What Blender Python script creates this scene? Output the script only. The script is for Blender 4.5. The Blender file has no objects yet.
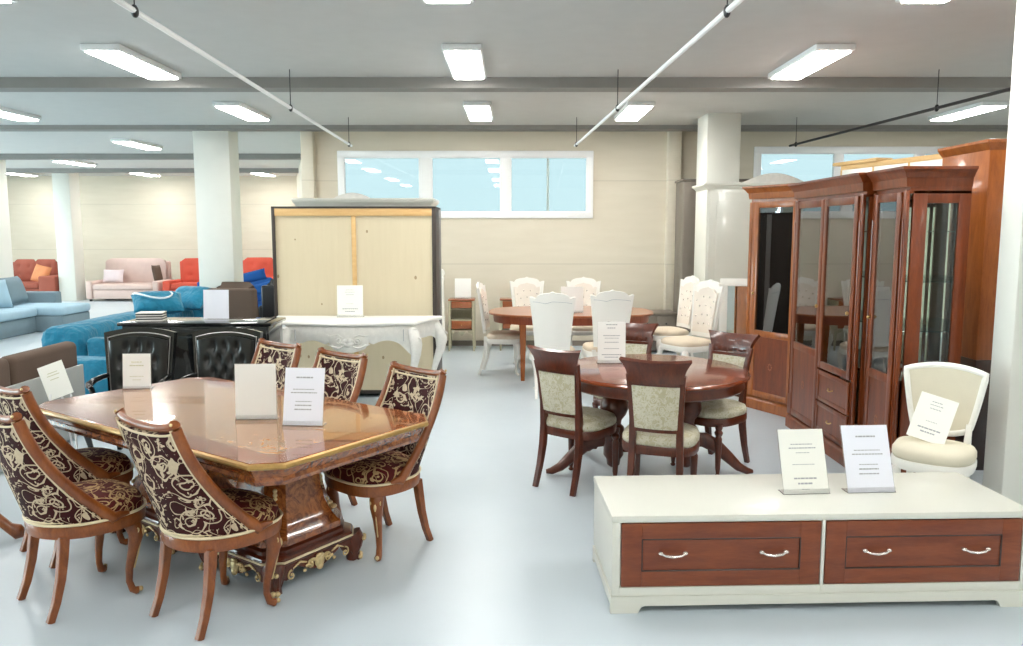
import bpy, bmesh, math, random
from mathutils import Vector, Matrix, noise
R = math.radians
random.seed(7)
SC = bpy.context.scene
COL = SC.collection
pi = math.pi

# ------------------------------------------------------------------ mesh builder
class MB:
    def __init__(s):
        s.v = []; s.f = []; s.mi = []; s.m = 0
    def add(s, vs, fs):
        o = len(s.v)
        s.v += [tuple(p) for p in vs]
        for f in fs:
            s.f.append(tuple(i + o for i in f)); s.mi.append(s.m)
        return s
    def box(s, x0, x1, y0, y1, z0, z1, b=0.0, seg=2):
        if x0 > x1: x0, x1 = x1, x0
        if y0 > y1: y0, y1 = y1, y0
        if z0 > z1: z0, z1 = z1, z0
        if b <= 0:
            vs = [(x, y, z) for x in (x0, x1) for y in (y0, y1) for z in (z0, z1)]
            return s.add(vs, [(0, 1, 3, 2), (4, 6, 7, 5), (0, 4, 5, 1), (2, 3, 7, 6), (0, 2, 6, 4), (1, 5, 7, 3)])
        bm = bmesh.new()
        bmesh.ops.create_cube(bm, size=1)
        for v in bm.verts:
            v.co = Vector(((x0 + x1) / 2 + v.co.x * (x1 - x0), (y0 + y1) / 2 + v.co.y * (y1 - y0), (z0 + z1) / 2 + v.co.z * (z1 - z0)))
        b = min(b, 0.49 * min(x1 - x0, y1 - y0, z1 - z0))
        bmesh.ops.bevel(bm, geom=bm.edges[:], offset=b, segments=seg, profile=0.5, affect='EDGES')
        return s.bm(bm)
    def bm(s, bm):
        bm.verts.index_update()
        s.add([v.co for v in bm.verts], [[v.index for v in f.verts] for f in bm.faces]); bm.free()
        return s
    def prism(s, pts, lo, hi, plane='xy', b=0.0):
        def P(a, c, d):
            return {'xy': (a, c, d), 'xz': (a, d, c), 'yz': (d, a, c)}[plane]
        n = len(pts)
        if b > 0:
            bm = bmesh.new()
            A = [bm.verts.new(P(p[0], p[1], lo)) for p in pts]; B = [bm.verts.new(P(p[0], p[1], hi)) for p in pts]
            fa = bm.faces.new(A); fb = bm.faces.new(B)
            for i in range(n): bm.faces.new((A[i], A[(i + 1) % n], B[(i + 1) % n], B[i]))
            bmesh.ops.recalc_face_normals(bm, faces=bm.faces[:])
            bmesh.ops.bevel(bm, geom=list(set(list(fa.edges) + list(fb.edges))), offset=b, segments=2, profile=0.5, affect='EDGES')
            return s.bm(bm)
        vs = [P(p[0], p[1], lo) for p in pts] + [P(p[0], p[1], hi) for p in pts]
        fs = [tuple(range(n)), tuple(range(2 * n - 1, n - 1, -1))] + [(i, (i + 1) % n, n + (i + 1) % n, n + i) for i in range(n)]
        return s.add(vs, fs)
    def loft(s, rings, closed=True, caps=True):
        n = len(rings[0]); vs = [p for r in rings for p in r]; fs = []
        for k in range(len(rings) - 1):
            for i in range(n if closed else n - 1):
                j = (i + 1) % n
                fs.append((k * n + i, k * n + j, (k + 1) * n + j, (k + 1) * n + i))
        if caps and closed:
            fs.append(tuple(range(n))); fs.append(tuple(range((len(rings) - 1) * n, len(rings) * n)))
        return s.add(vs, fs)
    def lathe(s, prof, cx=0, cy=0, seg=20, sx=1, sy=1):
        return s.loft([[(cx + sx * r * math.cos(2 * pi * i / seg), cy + sy * r * math.sin(2 * pi * i / seg), z) for i in range(seg)] for r, z in prof])
    def tube(s, pts, r, seg=8, side=None, flat=1.0, n4=False, up=None):
        """swept tube; r number or list of radii (or (a,b) pairs); side = fixed side axis"""
        pts = [Vector(p) for p in pts]; rings = []; prev = None
        for k, p in enumerate(pts):
            t = (pts[min(k + 1, len(pts) - 1)] - pts[max(k - 1, 0)])
            if t.length < 1e-9: t = Vector((0, 0, 1))
            t.normalize()
            if side is not None: a = Vector(side)
            elif prev is None: a = Vector((1, 0, 0)) if abs(t.x) < 0.8 else Vector((0, 1, 0))
            else: a = prev
            a = a - t * a.dot(t)
            if a.length < 1e-6: a = Vector((0, 1, 0)) - t * t.y
            a.normalize(); prev = a; c = t.cross(a)
            rr = r[k] if isinstance(r, (list, tuple)) and len(r) == len(pts) and not (len(pts) == 2 and isinstance(r, tuple)) else r
            if isinstance(rr, (tuple, list)): ra, rb = rr
            else: ra, rb = rr, rr * flat
            if n4:
                q = 0.82
                cs = [(1, .0), (1, q), (q, 1), (0, 1), (-q, 1), (-1, q), (-1, 0), (-1, -q), (-q, -1), (0, -1), (q, -1), (1, -q)]
                rings.append([p + a * ra * u + c * rb * w for u, w in cs])
            else:
                rings.append([p + a * ra * math.cos(2 * pi * i / seg) + c * rb * math.sin(2 * pi * i / seg) for i in range(seg)])
        return s.loft(rings)
    def ell(s, c, r, pw=1.0, nu=16, nv=10, pz=None):
        pz = pz or pw
        f = lambda x, p: math.copysign(abs(x) ** p, x)
        rings = []
        for j in range(1, nv):
            ph = -pi / 2 + pi * j / nv
            rings.append([(c[0] + r[0] * f(math.cos(ph), pz) * f(math.cos(2 * pi * i / nu), pw), c[1] + r[1] * f(math.cos(ph), pz) * f(math.sin(2 * pi * i / nu), pw), c[2] + r[2] * f(math.sin(ph), pz)) for i in range(nu)])
        o = [(c[0], c[1], c[2] - r[2])]; vs = o + [p for q in rings for p in q] + [(c[0], c[1], c[2] + r[2])]
        fs = []
        for i in range(nu):
            j = (i + 1) % nu
            fs.append((0, 1 + j, 1 + i)); e = 1 + (nv - 2) * nu
            fs.append((len(vs) - 1, e + i, e + j))
            for k in range(nv - 2): fs.append((1 + k * nu + i, 1 + k * nu + j, 1 + (k + 1) * nu + j, 1 + (k + 1) * nu + i))
        return s.add(vs, fs)
    def shell(s, F, nu, nv, th, bulge=None):
        """solid sheet about F(u,v), u,v in 0..1, thickness th"""
        e = 1e-3; A = []; B = []
        for j in range(nv + 1):
            for i in range(nu + 1):
                u, v = i / nu, j / nv
                p = Vector(F(u, v)); du = Vector(F(min(u + e, 1), v)) - Vector(F(max(u - e, 0), v)); dv = Vector(F(u, min(v + e, 1))) - Vector(F(u, max(v - e, 0)))
                n = du.cross(dv)
                if n.length > 0: n.normalize()
                t = th / 2; tb = t + (bulge(u, v) if bulge else 0)
                A.append(p + n * t); B.append(p - n * tb)
        W = nu + 1; N = len(A); fs = []
        for j in range(nv):
            for i in range(nu):
                a = j * W + i
                fs.append((a, a + 1, a + W + 1, a + W)); fs.append((N + a, N + a + W, N + a + W + 1, N + a + 1))
        for i in range(nu):
            fs.append((i, N + i, N + i + 1, i + 1)); a = nv * W + i; fs.append((a, a + 1, N + a + 1, N + a))
        for j in range(nv):
            a = j * W; fs.append((a, a + W, N + a + W, N + a)); a = j * W + nu; fs.append((a, N + a, N + a + W, a + W))
        return s.add(A + B, fs)
    def dome(s, outline, levels):
        """outline [(x,y)], levels [(scale,z)] about centroid"""
        cx = sum(p[0] for p in outline) / len(outline); cy = sum(p[1] for p in outline) / len(outline)
        return s.loft([[(cx + (x - cx) * k, cy + (y - cy) * k, z) for x, y in outline] for k, z in levels])
    def spiral(s, c, r, turns, wr, ax='xz', flip=1, ph=0):
        pts = []; rad = []; n = int(14 * turns)
        for i in range(n + 1):
            t = i / n; q = r * (1 - .85 * t); a = ph + flip * 2 * pi * turns * t
            u, w = q * math.cos(a), q * math.sin(a)
            pts.append({'xz': (c[0] + u, c[1], c[2] + w), 'yz': (c[0], c[1] + u, c[2] + w), 'xy': (c[0] + u, c[1] + w, c[2])}[ax]); rad.append(wr * (1 - .4 * t))
        s.tube(pts, rad, 6)
        return s.ell(pts[-1], (wr * 1.5,) * 3, nu=8, nv=6)
    def xf(s, M, start=0):
        for i in range(start, len(s.v)): s.v[i] = tuple(M @ Vector(s.v[i]))
        return s
    def build(s, name, mats, parent=None, ang=38, loc=None, rotz=0):
        me = bpy.data.meshes.new(name); me.from_pydata(s.v, [], s.f)
        for m in (mats if isinstance(mats, (list, tuple)) else [mats]): me.materials.append(m)
        me.polygons.foreach_set('material_index', s.mi)
        bm = bmesh.new(); bm.from_mesh(me); bmesh.ops.recalc_face_normals(bm, faces=bm.faces[:]); bm.to_mesh(me); bm.free()
        me.shade_smooth(); me.set_sharp_from_angle(angle=R(ang)); me.update()
        o = bpy.data.objects.new(name, me); COL.objects.link(o)
        if parent: o.parent = parent
        if loc: o.location = loc
        o.rotation_euler.z = rotz
        return o

def tag(o, label, cat, group=None, kind=None):
    if label: o['label'] = label
    if cat: o['category'] = cat
    if group: o['group'] = group
    if kind: o['kind'] = kind
    return o
def root(name, loc, rotz, label, cat, group=None):
    o = bpy.data.objects.new(name, None); COL.objects.link(o)
    o.location = loc; o.rotation_euler = (0, 0, rotz); o.empty_display_size = .1
    return tag(o, label, cat, group)
def struct(o):
    o['kind'] = 'structure'; return o
def copy_tree(o, parent=None):
    c = o.copy(); COL.objects.link(c); c.parent = parent
    for ch in [x for x in COL.objects if x.parent == o]: copy_tree(ch, c)
    return c
def place(o, x, y, z, d, label):
    """d = facing direction of the thing's front (local -y)"""
    o.location = (x, y, z); o.rotation_euler.z = math.atan2(d[0], -d[1]); o['label'] = label
    return o

# ------------------------------------------------------------------ materials
def lin(h):
    h = h.lstrip('#'); c = [int(h[i:i + 2], 16) / 255 for i in (0, 2, 4)]
    return tuple((x / 12.92 if x <= .04045 else ((x + .055) / 1.055) ** 2.4) for x in c) + (1,)
class NT:
    def __init__(s, name):
        s.mat = bpy.data.materials.new(name); s.mat.use_nodes = True; s.t = s.mat.node_tree; s.n = s.t.nodes
        s.b = s.n['Principled BSDF']
    def node(s, typ, ins=None, **kw):
        n = s.n.new(typ)
        for k, v in kw.items(): setattr(n, k, v)
        for k, v in (ins or {}).items():
            if isinstance(v, bpy.types.NodeSocket): s.t.links.new(v, n.inputs[k])
            else: n.inputs[k].default_value = v
        return n
    def link(s, a, b): s.t.links.new(a, b)
    def math(s, op, a, b=0.0, c=0.0, clamp=False):
        n = s.n.new('ShaderNodeMath'); n.operation = op; n.use_clamp = clamp
        for i, v in enumerate((a, b, c)):
            if isinstance(v, bpy.types.NodeSocket): s.link(v, n.inputs[i])
            else: n.inputs[i].default_value = v
        return n.outputs[0]
    def co(s, scale=(1, 1, 1), kind='Object'):
        tc = s.node('ShaderNodeTexCoord'); mp = s.node('ShaderNodeMapping', {'Vector': tc.outputs[kind], 'Scale': scale})
        return mp.outputs[0]
    def mix(s, f, a, b):
        n = s.node('ShaderNodeMix', data_type='RGBA')
        for k, v in ((0, f), (6, a), (7, b)):
            if isinstance(v, bpy.types.NodeSocket): s.link(v, n.inputs[k])
            else: n.inputs[k].default_value = v
        return n.outputs[2]
    def noise(s, co, scale, detail=3, rough=.5, dist=0):
        return s.node('ShaderNodeTexNoise', {'Vector': co, 'Scale': scale, 'Detail': detail, 'Roughness': rough, 'Distortion': dist}).outputs[0]
    def vor(s, co, scale, rnd=1.0):
        return s.node('ShaderNodeTexVoronoi', {'Vector': co, 'Scale': scale, 'Randomness': rnd}).outputs['Distance']
    def bump(s, h, strength=.2, dist=.01):
        n = s.node('ShaderNodeBump', {'Height': h, 'Strength': strength, 'Distance': dist}); s.link(n.outputs[0], s.b.inputs['Normal'])
    def set(s, **kw):
        for k, v in kw.items():
            k = {'base': 'Base Color', 'rough': 'Roughness', 'metal': 'Metallic', 'coat': 'Coat Weight', 'coat_rough': 'Coat Roughness', 'spec': 'Specular IOR Level', 'sheen': 'Sheen Weight'}.get(k, k)
            if isinstance(v, bpy.types.NodeSocket): s.link(v, s.b.inputs[k])
            else: s.b.inputs[k].default_value = v
        return s.mat
def plain(name, h, rough=.5, metal=0, coat=0, var=.06, scale=6, bump=0, bscale=60, **kw):
    n = NT(name); c = lin(h); k = n.noise(n.co(), scale, 3)
    dark = tuple(x * (1 - var * 2) for x in c[:3]) + (1,); lite = tuple(min(1, x * (1 + var)) for x in c[:3]) + (1,)
    if bump: n.bump(n.noise(n.co(), bscale, 2), bump, .004 if bscale > 20 else .05)
    return n.set(base=n.mix(k, dark, lite), rough=rough, metal=metal, coat=coat, **kw)
def wood(name, c1, c2, stretch=(1, 12, 12), scale=3, rough=.28, coat=.5, dist=.6):
    n = NT(name); co = n.co(stretch)
    a = n.noise(co, scale, 6, .6, dist); w = n.noise(n.co(tuple(x * 3 for x in stretch)), scale * 3, 3, .5)
    f = n.math('ADD', n.math('MULTIPLY', a, .75), n.math('MULTIPLY', w, .25))
    r = n.node('ShaderNodeValToRGB', {'Fac': f}); r.color_ramp.elements[0].position = .36; r.color_ramp.elements[0].color = lin(c1)
    r.color_ramp.elements[1].position = .64; r.color_ramp.elements[1].color = lin(c2)
    return n.set(base=r.outputs[0], rough=rough, coat=coat, coat_rough=.08)

M = {}
# floor
n = NT('floor_epoxy'); k = n.noise(n.co(), .6, 4, .6); k2 = n.noise(n.co(), 9, 3)
n.set(base=n.mix(k, lin('#b4c0c7'), lin('#c6d0d7')), rough=n.math('ADD', n.math('MULTIPLY', k2, .1), .26), spec=.4); M['floor'] = n.mat
# concrete-panel walls
n = NT('wall_panel'); co = n.co()
sx = n.node('ShaderNodeSeparateXYZ', {'Vector': co}); z = n.math('FRACT', n.math('DIVIDE', sx.outputs[2], 1.22))
j = n.math('LESS_THAN', z, .012)
k = n.noise(n.co((1, 1, 6)), 1.6, 4); k2 = n.noise(n.co(), 30, 2)
c = n.mix(k, lin('#cdc4b1'), lin('#dad2c1')); n.set(base=n.mix(n.math('MULTIPLY', j, .35), c, lin('#a59d8d')), rough=.8); n.bump(k2, .1, .003); M['wall'] = n.mat
M['ceil'] = plain('ceiling_paint', '#c9c9c6', .8, var=.03)
M['beam'] = plain('beam_grey', '#8b8884', .6)
M['column'] = plain('column_paint', '#dcdbd3', .55, var=.02)
M['white'] = plain('white_lacquer', '#eeece5', .28, coat=.3, var=.015)
M['whitep'] = plain('white_plastic', '#f0f1f1', .35, var=.01)
M['ivory'] = plain('ivory_lacquer', '#d5d5cb', .34, coat=.2, var=.015)
M['antique'] = plain('antique_white', '#e2e0d9', .35, coat=.25, var=.08, scale=25)
M['card'] = plain('card_paper', '#f4f4f0', .35, var=.01)
M['cardc'] = plain('card_paper_bluish', '#eceef8', .3, var=.01)
M['cardy'] = plain('card_paper_cream', '#f1f1e9', .35, var=.01)
M['ink'] = plain('grey_print', '#a6a8ad', .6)
M['inkg'] = plain('gold_print', '#c9c7a8', .6)
n = NT('acrylic'); n.set(base=(1, 1, 1, 1), rough=.04, **{'Transmission Weight': .95, 'IOR': 1.2}); M['acrylic'] = n.mat
M['cherry'] = wood('cherry_wood', '#602809', '#803a12', (6, 6, 1.0), rough=.32, coat=.15)
M['cherryh'] = wood('cherry_wood_horizontal', '#7a3219', '#964a2b', (9, 1.2, 1.2), coat=.15, rough=.38)
M['cherryx'] = wood('cherry_wood_x', '#6b2f17', '#834423', (1.0, 7, 7), coat=.1, rough=.4)
M['cherryo'] = wood('orange_cherry_wood', '#85440f', '#a55c22', (6, 6, 1.0), coat=.25, rough=.34)
M['brown'] = wood('brown_walnut', '#4a1c10', '#6d2f1a', (6, 6, 1.2))
M['brownt'] = wood('brown_walnut_top', '#692c12', '#863e1e', (1.5, 9, 9), rough=.2, coat=.5)
M['shade_wood'] = wood('painted_shade_wood', '#22100b', '#351a12', (6, 6, 1))  # dark tone painting shade on the wardrobe base and drawer beads
M['chair_wood'] = wood('chair_cherry', '#6c3410', '#905020', (5, 5, 2), rough=.35, coat=.2)
M['red_wood'] = wood('red_mahogany', '#42190b', '#622a12', (5, 5, 2), rough=.3, coat=.3)
M['midwood'] = wood('oak_brown', '#8a4a25', '#a9623a', (1.2, 9, 9))
M['gold'] = plain('gold_leaf', '#dcc493', .4, metal=.5, var=.2, scale=40)
M['brass'] = plain('brass_metal', '#c9a66b', .28, metal=.9)
M['silver'] = plain('pale_nickel', '#e0d6cf', .25, metal=.75)
M['black'] = plain('black_metal', '#17171a', .4)
M['blackg'] = plain('black_gloss', '#0c0d0f', .12, coat=.8)
M['leather'] = plain('black_leather', '#121413', .32, coat=.2, bump=.15, bscale=150)
M['cream_pipe'] = plain('cream_piping', '#d9c8a6', .6)
M['tan'] = plain('cream_upholstery', '#d9d2bd', .85, bump=.2, bscale=200)
M['beige_seat'] = plain('beige_seat_fabric', '#decfb9', .85, bump=.2, bscale=200)
M['teal'] = plain('turquoise_fabric', '#0b7796', .85, bump=1.0, bscale=9, sheen=.2, var=.15)
M['blue'] = plain('royal_blue_fabric', '#1356a0', .85, bump=.3, bscale=90)
M['coral'] = plain('coral_fabric', '#c9503c', .85, bump=.3, bscale=90)
M['rust'] = plain('rust_fabric', '#99503f', .85, bump=.3, bscale=90)
M['orange'] = plain('orange_fabric', '#d88a5c', .85, bump=.3, bscale=90, var=.2)
M['pink'] = plain('pale_pink_fabric', '#d2b9b1', .85, bump=.3, bscale=90)
M['pinkl'] = plain('light_pink_fabric', '#dccdd0', .85, bump=.3, bscale=90)
M['greyblue'] = plain('greyblue_fabric', '#7d9099', .85, bump=.3, bscale=90)
M['lightblue'] = plain('light_blue_fabric', '#a9c6d6', .85, bump=.3, bscale=90)
M['taupe'] = plain('taupe_fabric', '#5a493d', .85, bump=.3, bscale=90)
M['greyp'] = plain('grey_board', '#a9aca8', .5)
M['greyd'] = plain('grey_brown_laminate', '#7b7268', .4)
M['dark'] = plain('dark_brown_edge', '#3a322d', .5)
M['sage'] = plain('sage_carcass', '#b6b096', .4, var=.1, scale=30)
M['alu'] = plain('grey_aluminium', '#8d8a88', .35, metal=.6)
# pine panels with knots
n = NT('pine_board'); co = n.co((6, 1, .5)); a = n.noise(co, 4, 5, .6, .3)
kco = n.co((1.5, 1, 1)); kd = n.vor(kco, 5.2); kn = n.math('LESS_THAN', kd, .10)
c = n.mix(a, lin('#d0c2a3'), lin('#dacdb0')); c = n.mix(n.math('MULTIPLY', kn, .75), c, lin('#8a6b42'))
n.set(base=c, rough=.6); M['pine'] = n.mat
M['pineb'] = wood('pine_batten', '#cfa56b', '#dcb880', (1, 8, 8), rough=.55, coat=0)
# mirror & glass
M['mirror'] = NT('mirror_silver').set(base=(.82, .85, .82, 1), rough=.015, metal=1)
n = NT('clear_glass'); tr = n.node('ShaderNodeBsdfTransparent', {'Color': (.93, .97, .955, 1)}); gl = n.node('ShaderNodeBsdfGlossy', {'Roughness': .01}); fr = n.node('ShaderNodeFresnel', {'IOR': 1.5})
mx = n.node('ShaderNodeMixShader', {0: fr.outputs[0], 1: tr.outputs[0], 2: gl.outputs[0]}); n.link(mx.outputs[0], n.n['Material Output'].inputs[0]); M['glass'] = n.mat
n = NT('cabinet_glass'); tr = n.node('ShaderNodeBsdfTransparent', {'Color': (.93, .97, .955, 1)}); gl = n.node('ShaderNodeBsdfGlossy', {'Roughness': .01}); fr = n.node('ShaderNodeFresnel', {'IOR': 3.0})
mx = n.node('ShaderNodeMixShader', {0: fr.outputs[0], 1: tr.outputs[0], 2: gl.outputs[0]}); n.link(mx.outputs[0], n.n['Material Output'].inputs[0]); M['cglass'] = n.mat
n = NT('lamp_tube'); n.set(base=(1, 1, 1, 1), **{'Emission Color': (1, .98, .94, 1), 'Emission Strength': 17.0}); M['lamp'] = n.mat
# burgundy scroll damask
def damask(name, bg1, bg2, fg, sc=1.0, thr=.032, leaf=.29):
    n = NT(name); co = n.co((sc, sc, sc))
    wv = n.node('ShaderNodeTexNoise', {'Vector': co, 'Scale': 7.0, 'Detail': 2}).outputs['Color']
    add = n.node('ShaderNodeMixRGB', {0: .10, 1: co, 2: wv}, blend_type='ADD').outputs[0]
    A = lambda v, c, w: n.math('LESS_THAN', n.math('ABSOLUTE', n.math('SUBTRACT', v, c)), w)
    l1 = A(n.noise(co, 8.5, 0, .5, 1.3), .5, thr * .5)
    ring = n.vor(add, 9.0); l2 = A(ring, .47, thr * .9); l3 = A(ring, .2, thr * .9)
    dots = n.math('LESS_THAN', n.vor(add, 9.0), .075)
    lf = n.noise(add, 26, 2, .6, 1.2); gate = n.math('GREATER_THAN', n.noise(co, 11, 0), .47)
    l4 = n.math('MULTIPLY', n.math('GREATER_THAN', lf, 1 - leaf - .15), gate)
    m = n.math('MAXIMUM', n.math('MAXIMUM', n.math('MAXIMUM', l1, l2), n.math('MAXIMUM', l3, l4)), dots)
    f2 = n.noise(co, 60, 2); fgc = n.mix(f2, tuple(x * .7 for x in fg[:3]) + (1,), fg)
    bg = n.mix(n.noise(co, 9, 2), bg1, bg2)
    n.bump(m, .35, .003)
    n.set(base=n.mix(m, bg, fgc), rough=.75, spec=.25); return n.mat
M['damask'] = damask('burgundy_scroll_velvet', lin('#1c0304'), lin('#430b0c'), lin('#d0bb9f'))
M['damask2'] = damask('burgundy_scroll_velvet_seat', lin('#2c0506'), lin('#5c1312'), lin('#b8996c'))
M['sagef'] = damask('sage_leaf_brocade', lin('#b0a98b'), lin('#c0b99d'), lin('#d9d4c0'), 2.0, .05, .38)
M['tuft'] = plain('cream_tufted', '#e9e0d4', .7, bump=.2, bscale=150)
# burl table top with banded border
def burl_top(name, hx, hy, c1, c2, b1, b2):
    n = NT(name); co = n.co(); s = n.node('ShaderNodeSeparateXYZ', {'Vector': co})
    ax = n.math('ABSOLUTE', s.outputs[0]); ay = n.math('ABSOLUTE', s.outputs[1])
    d = n.math('MINIMUM', n.math('SUBTRACT', hx, ax), n.math('SUBTRACT', hy, ay))
    d2 = n.math('MULTIPLY', n.math('SUBTRACT', n.math('SUBTRACT', hx + hy - .10, ax), ay), .7071)
    d = n.math('MINIMUM', d, d2)
    band = n.math('LESS_THAN', d, .13); line = n.math('LESS_THAN', n.math('ABSOLUTE', n.math('SUBTRACT', d, .135)), .006)
    seam = n.math('LESS_THAN', n.math('ABSOLUTE', n.math('SUBTRACT', n.math('FRACT', n.math('MULTIPLY', ax, 1.9)), .5)), .006)
    f = n.noise(n.co((1, 1, 1)), 5, 6, .7, 2.5); g = n.noise(n.co((1, 1, 1)), 13, 6, .75, 3)
    a = n.node('ShaderNodeValToRGB', {'Fac': f}); a.color_ramp.elements[0].position = .35; a.color_ramp.elements[0].color = lin(c1); a.color_ramp.elements[1].position = .65; a.color_ramp.elements[1].color = lin(c2)
    b = n.node('ShaderNodeValToRGB', {'Fac': g}); b.color_ramp.elements[0].position = .4; b.color_ramp.elements[0].color = lin(b1); b.color_ramp.elements[1].position = .6; b.color_ramp.elements[1].color = lin(b2)
    c = n.mix(band, a.outputs[0], b.outputs[0]); c = n.mix(n.math('MAXIMUM', line, n.math('MULTIPLY', seam, .6)), c, lin('#5a3014'))
    n.set(base=c, rough=.15, coat=.7, coat_rough=.02, spec=.5); return n.mat
M['burl'] = burl_top('burl_table_top', 1.05, .55, '#8a5a34', '#b07e4c', '#5c2a0c', '#a35620')
n = NT('burl_dark'); g = n.noise(n.co(), 11, 6, .75, 3); b = n.node('ShaderNodeValToRGB', {'Fac': g}); b.color_ramp.elements[0].position = .38; b.color_ramp.elements[0].color = lin('#5c2609'); b.color_ramp.elements[1].position = .62; b.color_ramp.elements[1].color = lin('#a8602a')
n.set(base=b.outputs[0], rough=.2, coat=.8, coat_rough=.05); M['burld'] = n.mat
M['gold_edge'] = plain('gilded_edge', '#b08b4f', .38, metal=.4, var=.15, scale=50)

# ------------------------------------------------------------------ camera
F = 785.0; PITCH = math.atan((323 - 232) / F)
cam = bpy.data.cameras.new('camera'); co_ = bpy.data.objects.new('camera', cam); COL.objects.link(co_)
cam.sensor_width = 36; cam.lens = 36 * F / 1023; cam.clip_end = 200
co_.location = (0, 0, 1.7); co_.rotation_euler = (pi / 2 - PITCH, 0, 0)
SC.camera = co_

# ------------------------------------------------------------------ room shell
CZ = 3.2; YB = 11.7; YF = 21.5; XL = -17.0; XR = 9.0; YN = -4.0; XS = -3.03
LSH = [(XL, YN), (XR, YN), (XR, YB + .25), (XS + .05, YB + .25), (-5.6, YF), (XL, YF)]
struct(MB().prism(LSH, -.12, 0).build('floor', M['floor']))
struct(MB().prism(LSH, CZ, CZ + .15).build('ceiling', M['ceil']))
def wall_with_holes(name, x0, x1, y0, y1, holes):
    m = MB(); xs = sorted({x0, x1} | {h[0] for h in holes} | {h[1] for h in holes})
    for a, b in zip(xs[:-1], xs[1:]):
        h = [q for q in holes if q[0] <= a + 1e-6 and q[1] >= b - 1e-6]
        if h: m.box(a, b, y0, y1, 0, h[0][2]); m.box(a, b, y0, y1, h[0][3], CZ)
        else: m.box(a, b, y0, y1, 0, CZ)
    return struct(m.build(name, M['wall']))
W1 = (-2.50, 1.15, 1.95, 2.83); W2 = (3.60, 7.20, 1.97, 2.89)
wall_with_holes('wall_back', XS, XR, YB, YB + .25, [W1, W2])
struct(MB().prism([(XS, YB + .24), (XS + .05, YB + .25), (-5.6, YF), (-5.8, YF)], 0, CZ).build('wall_side', M['wall']))
struct(MB().box(XL, -5.6, YF, YF + .25, 0, CZ).build('wall_far', M['wall']))
struct(MB().box(XR, XR + .25, YN, YB, 0, CZ).build('wall_right', M['wall']))
struct(MB().box(XL, XR, YN - .25, YN, 0, CZ).build('wall_front', M['wall']))
# left wall with tall shop windows
m = MB(); ys = [(1, 5), (7, 11), (13, 19)]; prev = YN
for a, b in ys:
    m.box(XL - .25, XL, prev, a, 0, CZ); m.box(XL - .25, XL, a, b, 0, .35); m.box(XL - .25, XL, a, b, 2.95, CZ); prev = b
m.box(XL - .25, XL, prev, YF, 0, CZ); struct(m.build('wall_left', M['wall']))
def window_x(name, w, div, y=YB, bar=None):
    x0, x1, z0, z1 = w
    m = MB(); f = .055
    m.box(x0 - .05, x1 + .05, y - .03, y + .05, z0 - .05, z0 + f, .01); m.box(x0 - .05, x1 + .05, y - .03, y + .05, z1 - f, z1 + .05, .01)
    m.box(x0 - .05, x0 + f, y - .029, y + .049, z0, z1, .01); m.box(x1 - f, x1 + .05, y - .029, y + .049, z0, z1, .01)
    for a, b in div: m.box(a, b, y - .028, y + .048, z0, z1, .01)
    o = struct(m.build(name, M['whitep']))
    e = [x0 + f] + [q for d in div for q in d] + [x1 - f]
    for a, b in zip(e[0::2], e[1::2]):
        MB().box(a, b, y + .01, y + .016, z0 + f, z1 - f).build('window_pane', M['glass'], o)
    if bar: MB().box(bar, bar + .035, y + .06, y + .10, z0 + f, z1 - f).build('window_bar', M['whitep'], o)
window_x('window_1', W1, [(-1.36, -1.16), (-.17, .0)], bar=.52)
window_x('window_2', W2, [(4.72, 4.86), (5.9, 6.05)])
for i, (a, b) in enumerate(ys):
    m = MB()
    for yy in [a + (b - a) * k / 3 for k in range(4)]: m.box(XL - .05, XL + .04, yy - .04, yy + .04, .35, 2.95)
    m.box(XL - .05, XL + .04, a, b, .32, .40); m.box(XL - .05, XL + .04, a, b, 2.9, 2.98)
    o = struct(m.build('window_%d' % (i + 3), M['whitep'])); MB().box(XL - .02, XL - .014, a, b, .4, 2.9).build('window_pane', M['glass'], o)
# ceiling beams, skirting, pilasters
for i, yy in enumerate((YB - .25, 8.0, 4.0, 15.5, 19.0)):
    struct(MB().box(XL if yy > 12 else XL, (XS - (yy - 12) * .27 - .1) if yy > 12 else XR, yy - .12, yy + .12, CZ - (.06 if i == 0 else .1), CZ + .02).build('trim_%d' % (i + 1), M['beam']))
struct(MB().box(XS + .02, XR, YB - .015, YB + .02, 0, .08).build('baseboard_back', M['greyd']))
struct(MB().box(XL, -5.8, YF - .015, YF + .02, 0, .08).build('baseboard_far', M['greyd']))
struct(MB().box(2.27, 2.46, YB - .14, YB + .05, 0, CZ, .01).build('trim_6', M['wall']))
struct(MB().box(XS - .02, XS + .16, YB - .14, YB + .05, 0, CZ, .01).build('trim_7', M['wall']))
for x0, x1, y0, y1 in ((-4.58, -4.06, 11.5, 11.9), (-11.2, -10.78, 19.4, 19.86), (-10.95, -10.42, 16, 16.45), (2.49, 2.92, 10.2, 10.74), (2.94, 3.5, 4.56, 4.76)):
    struct(MB().box(x0, x1, y0, y1, 0, CZ + .02, .012).build('column', M['column']))
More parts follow.
